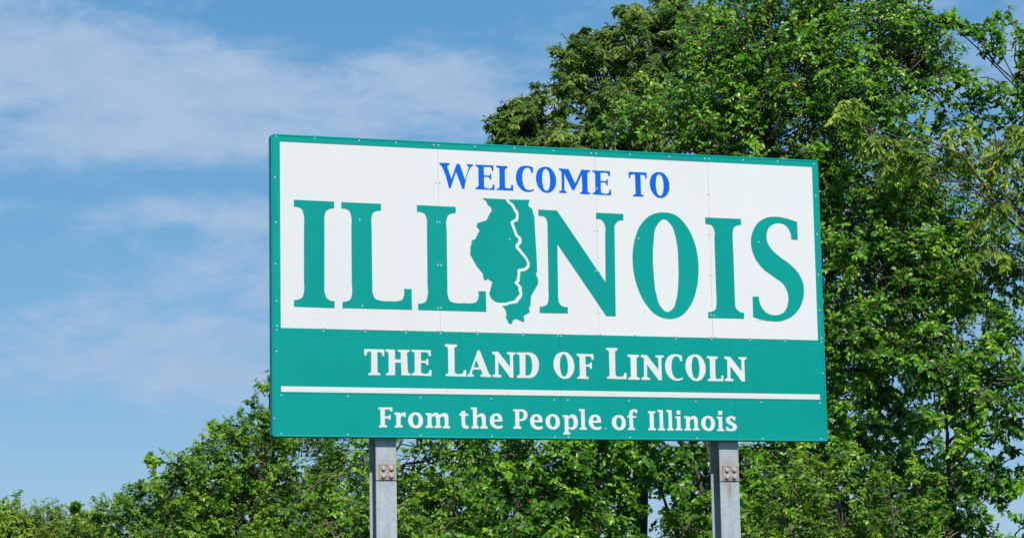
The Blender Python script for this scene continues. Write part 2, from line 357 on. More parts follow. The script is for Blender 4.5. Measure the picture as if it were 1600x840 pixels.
# letter outlines: (letter, words, contours); numbers are half millimetres right of and below the top left corner of the sign
GLYPHS = [
  ('W', 'WELCOME TO', ['2846,346;3025,346;3023,376;3009,376;2997,380;2987,388;2982,398;2982,411;2987,424;3051,605;3145,350;3197,350;3288,612;3356,397;3352,390;3347,384;3336,377;3322,374;3325,348;3429,350;3427,381;3414,381;3402,385;3393,394;3387,406;3360,452;3338,501;3321,551;3306,603;3294,656;3284,710;3274,764;3238,766;3132,485;3036,763;3003,764;2992,714;2980,663;2968,614;2953,565;2937,517;2917,470;2895,424;2887,409;2878,395;2863,383;2845,374']),
  ('E', 'WELCOME TO', ['3470,351;3786,349;3788,439;3759,440;3758,423;3754,407;3745,393;3732,383;3716,377;3698,378;3679,381;3619,382;3618,525;3707,525;3715,521;3721,515;3724,505;3723,493;3746,492;3746,592;3720,593;3721,580;3718,568;3711,561;3702,555;3683,548;3662,547;3640,550;3617,556;3619,691;3620,714;3630,731;3642,735;3655,737;3678,741;3701,744;3723,743;3743,735;3751,729;3758,723;3765,708;3767,690;3766,672;3801,672;3797,763;3471,762;3470,736;3488,733;3504,725;3514,713;3520,699;3524,676;3521,651;3521,434;3521,420;3520,407;3516,396;3509,386;3493,377;3472,375']),
  ('L', 'WELCOME TO', ['3837,350;4035,352;4033,382;4018,386;4005,393;3994,404;3987,417;3985,434;3987,451;3985,683;3985,697;3989,710;3996,718;4006,724;4021,727;4038,725;4056,726;4073,723;4081,719;4088,713;4094,692;4091,666;4129,667;4127,762;3838,760;3839,737;3856,735;3871,728;3879,719;3885,707;3890,684;3888,660;3889,435;3890,417;3885,401;3878,393;3870,387;3854,380;3836,376']),
  ('C', 'WELCOME TO', ['4485,351;4487,442;4449,444;4448,423;4443,404;4433,386;4419,371;4400,364;4380,362;4359,367;4340,378;4326,393;4315,411;4307,431;4300,452;4296,474;4293,497;4292,520;4292,541;4292,561;4293,581;4296,602;4300,623;4304,643;4311,664;4320,683;4331,702;4344,719;4361,732;4382,738;4404,739;4421,739;4438,736;4454,732;4473,724;4490,715;4493,740;4478,749;4463,757;4447,763;4428,768;4409,771;4389,772;4365,771;4341,768;4318,761;4299,752;4280,741;4263,728;4248,713;4232,695;4218,676;4206,655;4196,633;4189,615;4185,596;4181,577;4179,558;4178,539;4179,519;4181,499;4184,480;4189,461;4196,442;4205,421;4217,400;4231,381;4247,365;4267,352;4289,342;4312,335;4331,331;4350,329;4369,329;4389,330;4408,332;4427,335;4446,340;4466,345']),
  ('O', 'WELCOME TO', ['4710,332;4733,333;4756,336;4778,343;4794,352;4809,363;4822,377;4835,391;4849,410;4861,430;4871,452;4880,474;4886,496;4890,518;4893,541;4893,563;4893,586;4890,609;4886,631;4879,653;4871,672;4860,690;4848,707;4835,723;4819,738;4802,752;4783,763;4765,769;4745,772;4726,773;4705,773;4685,770;4665,764;4648,756;4633,745;4618,732;4605,719;4590,702;4577,684;4566,665;4556,646;4548,624;4541,603;4536,580;4534,558;4533,535;4534,513;4537,490;4542,468;4548,448;4555,428;4564,409;4576,392;4592,374;4610,360;4631,348;4649,341;4669,336;4690,333', '4709,365;4731,374;4748,391;4758,406;4765,423;4770,440;4774,458;4778,477;4781,496;4783,515;4784,535;4784,554;4784,576;4783,599;4781,621;4777,643;4773,666;4767,689;4756,709;4744,723;4731,735;4716,740;4696,733;4680,719;4668,700;4661,678;4655,655;4650,632;4647,608;4645,584;4644,560;4644,537;4645,515;4646,493;4650,471;4652,451;4655,430;4661,411;4671,394;4681,381;4694,370']),
  ('M', 'WELCOME TO', ['4945,349;5119,355;5232,592;5350,353;5504,357;5502,385;5488,387;5476,393;5466,400;5459,411;5455,426;5455,442;5454,693;5454,707;5457,721;5462,728;5468,735;5483,743;5502,745;5501,768;5313,768;5313,744;5328,741;5341,736;5350,725;5356,711;5358,697;5357,683;5354,439;5218,704;5175,706;5041,434;5038,696;5038,709;5041,720;5047,727;5055,731;5067,738;5079,743;5076,765;4939,762;4942,736;4958,734;4972,728;4982,718;4989,705;4991,689;4989,671;4990,424;4990,411;4987,400;4979,391;4969,385;4957,380;4944,376']),
  ('E', 'WELCOME TO', ['5542,358;5862,355;5864,444;5835,446;5834,429;5830,413;5821,399;5808,389;5791,384;5773,384;5754,387;5693,388;5692,530;5782,530;5790,526;5797,520;5799,510;5798,499;5821,498;5822,596;5795,597;5796,585;5794,573;5786,566;5777,560;5758,553;5737,552;5714,555;5692,561;5693,695;5695,719;5705,735;5717,739;5730,740;5753,744;5776,747;5799,747;5819,739;5827,733;5834,727;5841,712;5843,694;5842,676;5878,676;5874,767;5544,766;5543,740;5561,737;5577,729;5587,717;5593,703;5597,680;5594,656;5594,440;5595,426;5593,413;5589,402;5582,392;5566,383;5545,381']),
  ('T', 'WELCOME TO', ['6204,352;6530,352;6533,454;6505,456;6506,435;6500,415;6491,403;6479,394;6464,391;6449,393;6418,393;6420,703;6420,716;6424,727;6431,734;6440,739;6454,744;6469,746;6467,765;6271,770;6274,744;6290,744;6304,739;6314,730;6321,718;6324,703;6322,687;6317,392;6299,390;6282,389;6265,392;6252,397;6241,404;6235,417;6233,430;6232,443;6232,456;6203,455']),
  ('O', 'WELCOME TO', ['6762,333;6785,334;6808,337;6830,344;6846,353;6861,365;6875,378;6887,392;6901,411;6914,432;6924,454;6932,476;6938,498;6943,520;6945,542;6946,565;6945,588;6943,611;6939,633;6932,655;6923,674;6913,693;6901,710;6887,726;6872,741;6855,755;6836,766;6817,772;6798,775;6778,776;6757,776;6737,773;6717,767;6700,759;6685,748;6671,735;6657,721;6643,705;6630,687;6618,668;6608,648;6600,627;6593,605;6589,582;6586,560;6585,537;6586,515;6589,492;6594,470;6600,450;6607,430;6616,410;6628,393;6644,376;6663,361;6683,349;6702,342;6722,337;6742,334', '6762,367;6783,375;6801,392;6811,407;6817,424;6822,442;6826,460;6831,479;6833,498;6835,517;6836,537;6837,556;6837,578;6836,601;6833,623;6830,646;6825,669;6819,691;6808,712;6797,726;6784,738;6768,743;6749,736;6732,722;6720,703;6713,680;6707,658;6702,634;6699,610;6697,586;6696,562;6696,539;6697,517;6699,494;6702,472;6705,452;6708,432;6713,413;6723,396;6734,383;6747,371']),
  ('T', 'THE LAND OF LINCOLN', ['1527,3454;1863,3456;1863,3562;1832,3563;1831,3544;1826,3526;1817,3513;1806,3504;1792,3501;1778,3502;1747,3500;1748,3811;1750,3822;1754,3831;1761,3836;1770,3840;1784,3844;1798,3846;1794,3874;1590,3876;1593,3847;1610,3845;1625,3839;1635,3829;1642,3817;1644,3802;1642,3786;1644,3498;1619,3495;1596,3499;1585,3504;1576,3511;1571,3522;1568,3534;1565,3547;1563,3560;1527,3559']),
  ('H', 'THE LAND OF LINCOLN', ['1885,3453;2045,3456;2043,3614;2142,3613;2142,3520;2141,3509;2138,3500;2131,3493;2122,3489;2107,3484;2092,3483;2092,3455;2297,3454;2295,3484;2281,3484;2268,3487;2258,3495;2251,3506;2247,3526;2250,3549;2257,3795;2258,3810;2264,3822;2271,3828;2280,3831;2291,3836;2302,3839;2300,3869;2150,3869;2145,3665;2044,3665;2042,3871;1890,3872;1891,3846;1906,3843;1919,3837;1929,3828;1936,3816;1938,3799;1936,3781;1936,3527;1935,3515;1931,3504;1924,3498;1915,3493;1900,3488;1884,3485']),
  ('E', 'THE LAND OF LINCOLN', ['2326,3450;2652,3453;2652,3549;2618,3550;2617,3531;2613,3514;2603,3501;2590,3491;2571,3486;2549,3488;2484,3488;2482,3626;2562,3628;2570,3622;2576,3615;2579,3605;2579,3594;2609,3594;2609,3697;2578,3698;2577,3684;2571,3672;2564,3667;2555,3664;2532,3659;2508,3660;2483,3664;2481,3803;2483,3816;2489,3826;2500,3831;2512,3832;2534,3837;2556,3840;2578,3839;2598,3832;2607,3827;2614,3820;2622,3800;2621,3776;2662,3776;2658,3874;2326,3867;2326,3837;2342,3834;2356,3829;2366,3820;2374,3809;2377,3792;2376,3773;2376,3527;2376,3512;2371,3500;2364,3492;2355,3486;2341,3482;2326,3482']),
  ('L', 'THE LAND OF LINCOLN', ['2898,3349;3102,3351;3104,3385;3087,3388;3073,3394;3064,3404;3057,3415;3054,3436;3057,3457;3056,3783;3057,3800;3062,3814;3072,3823;3084,3829;3102,3834;3122,3836;3143,3834;3163,3831;3180,3829;3196,3822;3204,3810;3210,3796;3212,3782;3213,3768;3257,3771;3254,3874;2901,3869;2902,3840;2918,3838;2932,3832;2942,3823;2948,3811;2951,3793;2949,3774;2947,3439;2948,3421;2943,3405;2936,3398;2928,3392;2913,3385;2897,3382']),
  ('A', 'THE LAND OF LINCOLN', ['3456,3444;3466,3440;3476,3438;3486,3439;3496,3444;3643,3810;3649,3821;3657,3831;3669,3837;3681,3842;3681,3875;3502,3872;3504,3838;3516,3837;3527,3833;3532,3826;3536,3817;3508,3754;3373,3754;3348,3820;3353,3829;3361,3837;3371,3839;3383,3838;3380,3872;3274,3872;3277,3840;3289,3837;3300,3831;3310,3819;3317,3805', '3429,3596;3480,3719;3383,3721']),
  ('N', 'THE LAND OF LINCOLN', ['3708,3457;3813,3455;4017,3705;4016,3534;4017,3517;4012,3502;4004,3496;3994,3492;3980,3490;3966,3490;3968,3461;4114,3458;4113,3490;4100,3492;4088,3497;4079,3506;4072,3517;4068,3540;4071,3565;4072,3877;4016,3877;3814,3617;3811,3802;3811,3816;3817,3828;3824,3832;3831,3835;3846,3839;3861,3841;3858,3875;3709,3873;3712,3839;3725,3837;3737,3832;3747,3824;3754,3813;3757,3798;3756,3782;3760,3549;3761,3530;3756,3512;3748,3505;3737,3499;3723,3494;3708,3491']),
  ('D', 'THE LAND OF LINCOLN', ['4134,3458;4347,3456;4363,3457;4380,3459;4401,3464;4421,3472;4441,3481;4458,3494;4474,3509;4487,3527;4498,3547;4507,3567;4513,3585;4518,3604;4520,3624;4522,3643;4522,3663;4521,3682;4519,3702;4515,3721;4510,3740;4503,3758;4493,3780;4482,3802;4468,3822;4451,3839;4433,3852;4414,3862;4393,3870;4372,3875;4355,3877;4338,3878;4135,3879;4135,3843;4151,3839;4166,3833;4176,3823;4183,3811;4186,3793;4183,3774;4184,3541;4185,3523;4180,3508;4171,3500;4161,3494;4147,3490;4133,3489', '4287,3493;4312,3492;4334,3496;4349,3504;4362,3515;4373,3527;4383,3544;4389,3562;4394,3582;4397,3601;4401,3622;4403,3643;4404,3665;4404,3686;4402,3707;4400,3729;4397,3750;4391,3771;4383,3790;4374,3809;4361,3824;4343,3836;4322,3842;4307,3842;4294,3838;4287,3825;4283,3810;4281,3791;4282,3771;4285,3751']),
  ('O', 'THE LAND OF LINCOLN', ['4958,3437;4982,3438;5006,3441;5028,3448;5044,3457;5059,3469;5073,3482;5086,3496;5100,3515;5113,3536;5123,3558;5131,3580;5138,3602;5142,3624;5145,3647;5146,3669;5145,3692;5143,3715;5138,3738;5131,3759;5122,3779;5112,3797;5099,3814;5086,3830;5070,3846;5053,3859;5033,3870;5014,3876;4995,3880;4975,3881;4954,3880;4933,3877;4913,3872;4895,3863;4880,3852;4865,3839;4851,3826;4837,3809;4823,3791;4812,3772;4802,3752;4793,3731;4787,3709;4782,3687;4779,3664;4778,3641;4779,3619;4782,3596;4787,3574;4793,3554;4801,3533;4810,3514;4822,3497;4838,3480;4857,3465;4878,3453;4897,3446;4917,3441;4938,3438', '4958,3470;4980,3479;4998,3496;5008,3511;5015,3528;5020,3546;5024,3564;5028,3583;5031,3602;5033,3621;5034,3641;5034,3660;5034,3683;5033,3705;5031,3728;5027,3750;5023,3773;5016,3796;5005,3816;4994,3830;4980,3842;4964,3847;4945,3840;4928,3826;4916,3807;4908,3785;4902,3762;4897,3738;4894,3714;4892,3690;4891,3666;4891,3643;4892,3621;4894,3599;4897,3576;4900,3556;4903,3536;4908,3517;4918,3500;4929,3486;4943,3475']),
  ('F', 'THE LAND OF LINCOLN', ['5192,3460;5489,3463;5490,3555;5455,3556;5455,3541;5452,3528;5444,3513;5433,3502;5417,3499;5401,3500;5346,3500;5344,3636;5401,3638;5410,3633;5418,3626;5422,3616;5423,3604;5457,3603;5457,3708;5428,3709;5424,3693;5416,3680;5409,3675;5400,3672;5383,3668;5366,3669;5348,3671;5350,3813;5351,3823;5355,3833;5362,3838;5371,3842;5384,3846;5398,3849;5393,3879;5189,3874;5195,3850;5208,3848;5220,3843;5231,3835;5239,3825;5242,3810;5241,3794;5240,3538;5240,3526;5236,3515;5230,3507;5221,3502;5207,3496;5191,3493']),
  ('L', 'THE LAND OF LINCOLN', ['5720,3351;5923,3353;5924,3387;5908,3389;5894,3396;5884,3405;5878,3417;5875,3437;5877,3458;5877,3781;5877,3798;5883,3812;5893,3820;5904,3826;5923,3832;5943,3834;5963,3832;5983,3829;6000,3827;6016,3820;6024,3808;6029,3794;6032,3780;6033,3766;6076,3769;6074,3871;5723,3867;5724,3838;5740,3836;5754,3830;5763,3820;5770,3809;5772,3791;5770,3772;5769,3440;5770,3422;5765,3406;5758,3399;5750,3393;5735,3387;5720,3383']),
  ('I', 'THE LAND OF LINCOLN', ['6103,3456;6309,3460;6308,3488;6293,3492;6279,3498;6271,3507;6264,3517;6260,3535;6262,3554;6260,3804;6262,3816;6266,3826;6274,3833;6283,3837;6296,3842;6309,3845;6307,3876;6105,3876;6108,3847;6123,3844;6136,3838;6147,3829;6154,3818;6157,3800;6155,3781;6153,3531;6153,3519;6149,3507;6142,3500;6132,3496;6118,3492;6102,3490']),
  ('N', 'THE LAND OF LINCOLN', ['6342,3459;6448,3457;6656,3707;6655,3536;6656,3518;6651,3504;6642,3497;6632,3494;6618,3492;6604,3492;6607,3462;6754,3459;6754,3491;6740,3493;6728,3498;6719,3507;6712,3519;6708,3542;6711,3566;6712,3879;6655,3879;6450,3619;6446,3804;6447,3818;6453,3830;6459,3834;6467,3837;6482,3841;6497,3843;6495,3877;6342,3875;6346,3841;6359,3839;6371,3834;6381,3826;6388,3815;6391,3800;6390,3783;6394,3551;6396,3531;6391,3514;6382,3506;6372,3501;6357,3496;6341,3493']),
  ('C', 'THE LAND OF LINCOLN', ['7088,3458;7090,3549;7052,3551;7050,3530;7045,3511;7035,3492;7020,3478;7001,3470;6981,3469;6960,3474;6941,3485;6926,3500;6916,3518;6907,3538;6900,3559;6896,3582;6894,3605;6892,3628;6892,3648;6892,3669;6894,3689;6896,3710;6900,3731;6905,3752;6911,3772;6920,3791;6931,3810;6945,3828;6962,3841;6984,3846;7006,3848;7023,3847;7040,3845;7056,3840;7075,3833;7093,3824;7096,3849;7081,3857;7065,3865;7049,3871;7030,3876;7010,3879;6991,3881;6966,3880;6942,3877;6918,3870;6899,3861;6880,3849;6863,3836;6847,3821;6831,3804;6817,3784;6805,3763;6795,3741;6788,3723;6783,3704;6780,3685;6778,3666;6777,3646;6778,3626;6780,3607;6783,3587;6788,3568;6795,3549;6805,3528;6816,3507;6830,3488;6847,3472;6867,3458;6889,3448;6913,3441;6932,3438;6951,3436;6971,3435;6990,3436;7009,3438;7028,3442;7048,3446;7068,3452']),
  ('O', 'THE LAND OF LINCOLN', ['7329,3433;7352,3433;7376,3437;7398,3444;7415,3453;7430,3464;7444,3478;7456,3492;7471,3511;7483,3532;7494,3554;7502,3577;7509,3599;7513,3621;7516,3644;7517,3667;7516,3690;7514,3713;7509,3736;7502,3758;7493,3777;7483,3796;7470,3813;7456,3829;7440,3845;7423,3859;7404,3869;7385,3876;7365,3879;7345,3880;7324,3880;7303,3877;7282,3871;7265,3862;7249,3851;7235,3838;7221,3825;7206,3808;7193,3790;7181,3771;7171,3750;7162,3729;7156,3707;7151,3684;7148,3661;7147,3639;7148,3616;7151,3593;7156,3571;7162,3550;7170,3530;7179,3511;7191,3493;7208,3476;7226,3461;7247,3449;7267,3441;7287,3436;7308,3434', '7328,3466;7350,3475;7368,3492;7378,3507;7385,3524;7390,3543;7394,3561;7399,3580;7401,3599;7403,3618;7404,3638;7405,3658;7405,3680;7404,3703;7402,3726;7398,3748;7393,3772;7387,3795;7376,3815;7364,3829;7350,3841;7334,3846;7315,3839;7298,3825;7285,3806;7278,3783;7272,3760;7267,3736;7264,3712;7262,3688;7261,3664;7261,3641;7262,3618;7263,3595;7267,3573;7270,3553;7273,3532;7278,3513;7288,3496;7299,3482;7312,3471']),
  ('L', 'THE LAND OF LINCOLN', ['7545,3457;7746,3459;7744,3490;7729,3494;7715,3500;7704,3512;7697,3526;7695,3543;7697,3561;7695,3798;7695,3812;7699,3825;7706,3834;7716,3840;7731,3843;7748,3841;7767,3842;7784,3838;7792,3834;7799,3828;7806,3807;7802,3781;7841,3781;7839,3879;7547,3877;7547,3853;7564,3851;7579,3844;7588,3834;7594,3823;7599,3799;7597,3774;7598,3544;7599,3526;7594,3509;7587,3501;7579,3495;7562,3487;7544,3484']),
  ('N', 'THE LAND OF LINCOLN', ['7868,3460;7974,3458;8182,3706;8181,3536;8182,3519;8177,3504;8168,3498;8158,3494;8144,3492;8129,3492;8132,3463;8280,3460;8279,3492;8266,3494;8254,3499;8244,3508;8238,3519;8234,3542;8237,3566;8237,3876;8181,3877;7975,3618;7972,3802;7973,3816;7978,3828;7985,3832;7993,3835;8008,3839;8023,3841;8020,3874;7868,3872;7872,3839;7885,3837;7897,3832;7907,3824;7914,3813;7917,3798;7916,3782;7920,3551;7922,3531;7916,3514;7908,3507;7897,3501;7883,3496;7867,3493']),
  ('F', 'From the People of Illinois', ['1757,4393;1991,4392;1988,4455;1954,4456;1952,4426;1863,4426;1862,4536;1916,4537;1921,4533;1925,4529;1926,4523;1926,4517;1959,4516;1956,4589;1924,4590;1924,4580;1920,4573;1915,4570;1910,4570;1894,4568;1878,4568;1861,4570;1863,4679;1899,4683;1897,4715;1760,4715;1762,4686;1792,4682;1787,4428;1758,4426']),
  ('r', 'From the People of Illinois', ['2024,4474;2123,4474;2125,4511;2137,4494;2151,4480;2167,4472;2184,4469;2200,4469;2216,4473;2212,4541;2177,4542;2176,4531;2171,4523;2161,4523;2151,4528;2138,4540;2130,4556;2126,4575;2126,4595;2126,4679;2159,4682;2157,4713;2026,4714;2028,4685;2056,4681;2052,4506;2023,4505']),
  ('o', 'From the People of Illinois', ['2383,4468;2404,4469;2424,4473;2443,4481;2461,4494;2476,4511;2488,4529;2497,4550;2503,4572;2505,4595;2504,4619;2499,4643;2490,4665;2478,4684;2462,4700;2444,4712;2425,4720;2404,4723;2383,4723;2361,4721;2339,4717;2319,4708;2299,4695;2282,4679;2269,4660;2260,4639;2254,4617;2252,4594;2253,4572;2258,4551;2266,4532;2280,4512;2297,4496;2318,4483;2338,4474;2360,4469', '2380,4504;2400,4512;2417,4530;2427,4549;2431,4570;2432,4592;2432,4611;2430,4629;2423,4647;2414,4663;2401,4678;2386,4684;2365,4676;2348,4659;2337,4640;2332,4619;2330,4597;2330,4575;2333,4554;2341,4535;2352,4521;2364,4509']),
  ('m', 'From the People of Illinois', ['2551,4475;2649,4477;2650,4512;2662,4497;2676,4485;2697,4474;2721,4469;2742,4470;2762,4478;2775,4489;2786,4504;2804,4493;2823,4483;2845,4475;2868,4472;2885,4473;2903,4477;2917,4485;2928,4503;2934,4524;2937,4542;2938,4560;2937,4579;2935,4684;2963,4688;2959,4721;2841,4720;2843,4689;2873,4685;2875,4663;2877,4641;2877,4619;2876,4598;2874,4577;2868,4556;2865,4543;2859,4531;2849,4527;2839,4527;2821,4531;2806,4541;2799,4550;2793,4561;2793,4682;2814,4686;2810,4716;2696,4715;2698,4686;2728,4681;2730,4658;2732,4636;2732,4614;2731,4592;2729,4571;2723,4550;2720,4537;2713,4527;2705,4523;2696,4522;2680,4526;2667,4535;2657,4546;2649,4559;2649,4680;2670,4685;2668,4716;2548,4714;2550,4684;2583,4679;2583,4509;2551,4507']),
  ('t', 'From the People of Illinois', ['3160,4442;3223,4429;3227,4477;3280,4480;3274,4511;3228,4512;3225,4533;3223,4554;3222,4576;3222,4597;3224,4618;3228,4638;3231,4655;3238,4670;3249,4674;3260,4676;3272,4675;3283,4672;3282,4712;3267,4719;3251,4723;3233,4724;3214,4721;3194,4712;3178,4698;3170,4682;3166,4665;3164,4647;3162,4627;3162,4608;3160,4512;3127,4511;3129,4480;3154,4478']),
  ('h', 'From the People of Illinois', ['3329,4374;3428,4376;3427,4519;3439,4504;3453,4491;3470,4481;3488,4474;3507,4471;3529,4472;3549,4480;3564,4496;3574,4517;3579,4535;3579,4553;3578,4572;3578,4678;3610,4682;3606,4718;3480,4716;3482,4685;3512,4680;3513,4659;3514,4638;3515,4618;3514,4597;3512,4577;3507,4557;3505,4541;3498,4527;3490,4523;3482,4521;3464,4523;3448,4530;3437,4541;3428,4554;3428,4680;3459,4683;3455,4718;3330,4717;3332,4686;3360,4681;3360,4411;3328,4408']),
  ('e', 'From the People of Illinois', ['3866,4601;3720,4602;3724,4622;3732,4641;3746,4659;3765,4671;3787,4675;3810,4673;3830,4671;3848,4667;3867,4662;3865,4703;3849,4709;3834,4714;3818,4717;3797,4719;3776,4719;3756,4716;3738,4711;3721,4704;3704,4696;3690,4685;3674,4668;3662,4648;3654,4626;3649,4603;3649,4579;3653,4559;3659,4539;3668,4520;3680,4504;3694,4491;3710,4480;3727,4474;3746,4470;3764,4469;3783,4470;3801,4473;3818,4479;3833,4490;3845,4505;3855,4522;3861,4541;3865,4561;3866,4581', '3721,4569;3723,4547;3730,4527;3743,4512;3760,4504;3775,4510;3788,4523;3797,4544;3799,4568']),
  ('P', 'From the People of Illinois', ['4059,4398;4199,4398;4212,4398;4224,4399;4242,4403;4259,4409;4274,4419;4288,4433;4299,4450;4305,4470;4307,4488;4304,4507;4299,4525;4290,4542;4277,4557;4263,4569;4244,4578;4224,4584;4204,4588;4182,4589;4160,4588;4160,4676;4192,4682;4188,4717;4054,4715;4058,4684;4088,4679;4091,4434;4060,4431', '4162,4430;4180,4429;4198,4431;4216,4439;4230,4451;4238,4469;4239,4490;4237,4511;4230,4530;4217,4544;4200,4554;4181,4557;4161,4555']),
  ('e', 'From the People of Illinois', ['4563,4605;4419,4606;4423,4627;4431,4646;4445,4664;4463,4676;4485,4680;4508,4679;4527,4676;4546,4672;4565,4667;4562,4709;4547,4715;4531,4720;4516,4723;4495,4725;4474,4725;4454,4722;4436,4717;4419,4710;4403,4701;4389,4690;4373,4673;4361,4653;4353,4631;4348,4607;4348,4583;4351,4562;4357,4542;4367,4523;4378,4507;4392,4494;4409,4483;4426,4476;4444,4473;4462,4472;4481,4472;4499,4475;4516,4482;4531,4493;4543,4508;4552,4525;4559,4545;4562,4565;4564,4585', '4419,4573;4421,4551;4428,4530;4441,4515;4458,4507;4474,4513;4486,4526;4495,4547;4497,4572']),
  ('o', 'From the People of Illinois', ['4748,4468;4769,4469;4789,4473;4808,4481;4825,4494;4840,4510;4852,4529;4861,4550;4867,4572;4869,4595;4868,4619;4863,4643;4854,4665;4842,4684;4827,4700;4809,4712;4790,4719;4769,4723;4749,4723;4727,4721;4705,4716;4685,4708;4666,4695;4649,4679;4636,4660;4626,4639;4621,4617;4619,4594;4620,4572;4624,4551;4633,4531;4646,4512;4664,4495;4684,4483;4704,4474;4726,4469', '4745,4504;4766,4512;4782,4530;4791,4549;4796,4570;4797,4592;4797,4611;4794,4629;4788,4646;4779,4663;4767,4678;4751,4684;4730,4676;4713,4659;4703,4640;4698,4619;4696,4597;4696,4575;4699,4554;4707,4534;4717,4520;4730,4509']),
  ('p', 'From the People of Illinois', ['4919,4483;5018,4485;5020,4514;5033,4498;5048,4485;5062,4477;5078,4472;5095,4470;5113,4472;5130,4477;5145,4486;5160,4501;5170,4519;5178,4539;5183,4559;5185,4579;5185,4599;5184,4619;5181,4639;5175,4659;5165,4677;5152,4693;5136,4707;5119,4716;5100,4723;5081,4725;5061,4722;5043,4715;5031,4708;5019,4700;5019,4767;5051,4773;5049,4801;4924,4801;4926,4772;4955,4767;4952,4515;4919,4512', '5021,4549;5035,4536;5051,4526;5068,4523;5085,4526;5099,4540;5107,4560;5112,4577;5114,4594;5114,4612;5113,4628;5110,4644;5103,4659;5090,4675;5073,4685;5056,4687;5039,4684;5029,4677;5020,4668']),
  ('l', 'From the People of Illinois', ['5212,4378;5310,4380;5313,4685;5345,4690;5341,4721;5215,4720;5220,4692;5249,4687;5246,4414;5212,4412']),
  ('e', 'From the People of Illinois', ['5599,4602;5453,4603;5457,4624;5464,4643;5479,4660;5497,4673;5520,4677;5543,4676;5563,4673;5582,4669;5601,4664;5598,4705;5583,4711;5567,4717;5551,4720;5530,4722;5509,4722;5488,4718;5470,4714;5453,4707;5436,4698;5422,4687;5406,4670;5394,4650;5385,4628;5381,4604;5381,4580;5384,4559;5390,4539;5400,4520;5411,4504;5426,4491;5442,4480;5460,4473;5478,4470;5497,4469;5516,4469;5534,4472;5551,4479;5566,4490;5579,4505;5588,4522;5595,4542;5598,4562;5600,4582', '5453,4570;5455,4547;5462,4527;5475,4512;5492,4504;5508,4510;5521,4523;5530,4544;5532,4569']),
  ('o', 'From the People of Illinois', ['5920,4471;5941,4472;5961,4476;5980,4484;5998,4497;6012,4513;6024,4531;6033,4552;6039,4574;6042,4596;6040,4620;6035,4644;6026,4665;6014,4684;5999,4700;5981,4712;5962,4719;5942,4722;5921,4723;5899,4721;5877,4716;5857,4708;5838,4695;5821,4679;5808,4660;5798,4639;5793,4617;5791,4595;5792,4574;5796,4553;5804,4533;5818,4514;5836,4498;5856,4485;5876,4477;5898,4472', '5917,4506;5938,4514;5954,4532;5964,4550;5968,4571;5969,4593;5969,4612;5967,4630;5960,4647;5951,4663;5939,4678;5923,4684;5902,4676;5885,4659;5875,4641;5870,4620;5868,4598;5868,4577;5871,4555;5879,4536;5889,4522;5902,4511']),
  ('f', 'From the People of Illinois', ['6070,4483;6101,4481;6101,4465;6102,4449;6106,4433;6113,4417;6121,4401;6133,4389;6149,4380;6167,4374;6185,4371;6207,4371;6229,4374;6241,4377;6252,4382;6248,4436;6211,4437;6212,4423;6208,4412;6201,4406;6191,4404;6180,4413;6174,4428;6168,4446;6167,4465;6169,4484;6231,4485;6227,4512;6169,4513;6174,4684;6208,4687;6204,4717;6074,4719;6078,4690;6108,4685;6104,4513;6070,4511']),
  ('I', 'From the People of Illinois', ['6444,4400;6578,4402;6575,4431;6544,4433;6547,4682;6577,4687;6574,4719;6442,4717;6447,4686;6474,4683;6473,4432;6445,4431']),
  ('l', 'From the People of Illinois', ['6616,4376;6712,4378;6715,4683;6746,4689;6742,4719;6620,4718;6624,4690;6652,4685;6650,4412;6617,4409']),
  ('l', 'From the People of Illinois', ['6779,4376;6872,4378;6875,4683;6905,4688;6901,4718;6783,4718;6787,4689;6814,4684;6812,4412;6780,4409']),
  ('i', 'From the People of Illinois', ['6938,4479;7029,4481;7029,4685;7062,4689;7058,4716;6932,4716;6937,4686;6967,4681;6966,4514;6937,4511', '6965,4383;7031,4384;7031,4448;6963,4448']),
  ('n', 'From the People of Illinois', ['7098,4478;7200,4479;7201,4513;7214,4496;7231,4482;7252,4473;7275,4470;7292,4472;7309,4477;7323,4486;7332,4499;7338,4515;7342,4532;7345,4548;7345,4565;7344,4581;7345,4682;7376,4686;7372,4715;7250,4714;7253,4685;7282,4680;7282,4657;7283,4634;7283,4611;7281,4588;7278,4565;7277,4546;7270,4530;7262,4524;7251,4520;7235,4523;7220,4530;7208,4542;7198,4557;7196,4681;7224,4686;7219,4716;7097,4716;7101,4687;7131,4680;7129,4510;7098,4507']),
  ('o', 'From the People of Illinois', ['7538,4467;7559,4468;7579,4472;7598,4480;7616,4493;7630,4510;7642,4528;7652,4549;7658,4571;7660,4593;7659,4617;7654,4641;7644,4663;7632,4681;7617,4698;7599,4710;7580,4717;7559,4720;7538,4721;7516,4719;7494,4714;7474,4706;7454,4693;7438,4677;7424,4658;7415,4637;7409,4615;7407,4592;7409,4571;7413,4550;7421,4530;7435,4511;7452,4495;7473,4482;7493,4473;7515,4469', '7535,4503;7555,4511;7572,4529;7581,4547;7586,4569;7587,4590;7587,4609;7584,4627;7578,4645;7569,4661;7556,4675;7540,4682;7520,4674;7503,4657;7492,4638;7487,4617;7485,4595;7485,4574;7488,4552;7496,4533;7507,4519;7519,4508']),
  ('i', 'From the People of Illinois', ['7699,4478;7795,4480;7795,4690;7829,4694;7825,4722;7694,4721;7699,4691;7729,4686;7729,4514;7698,4511', '7728,4379;7797,4380;7797,4447;7726,4446']),
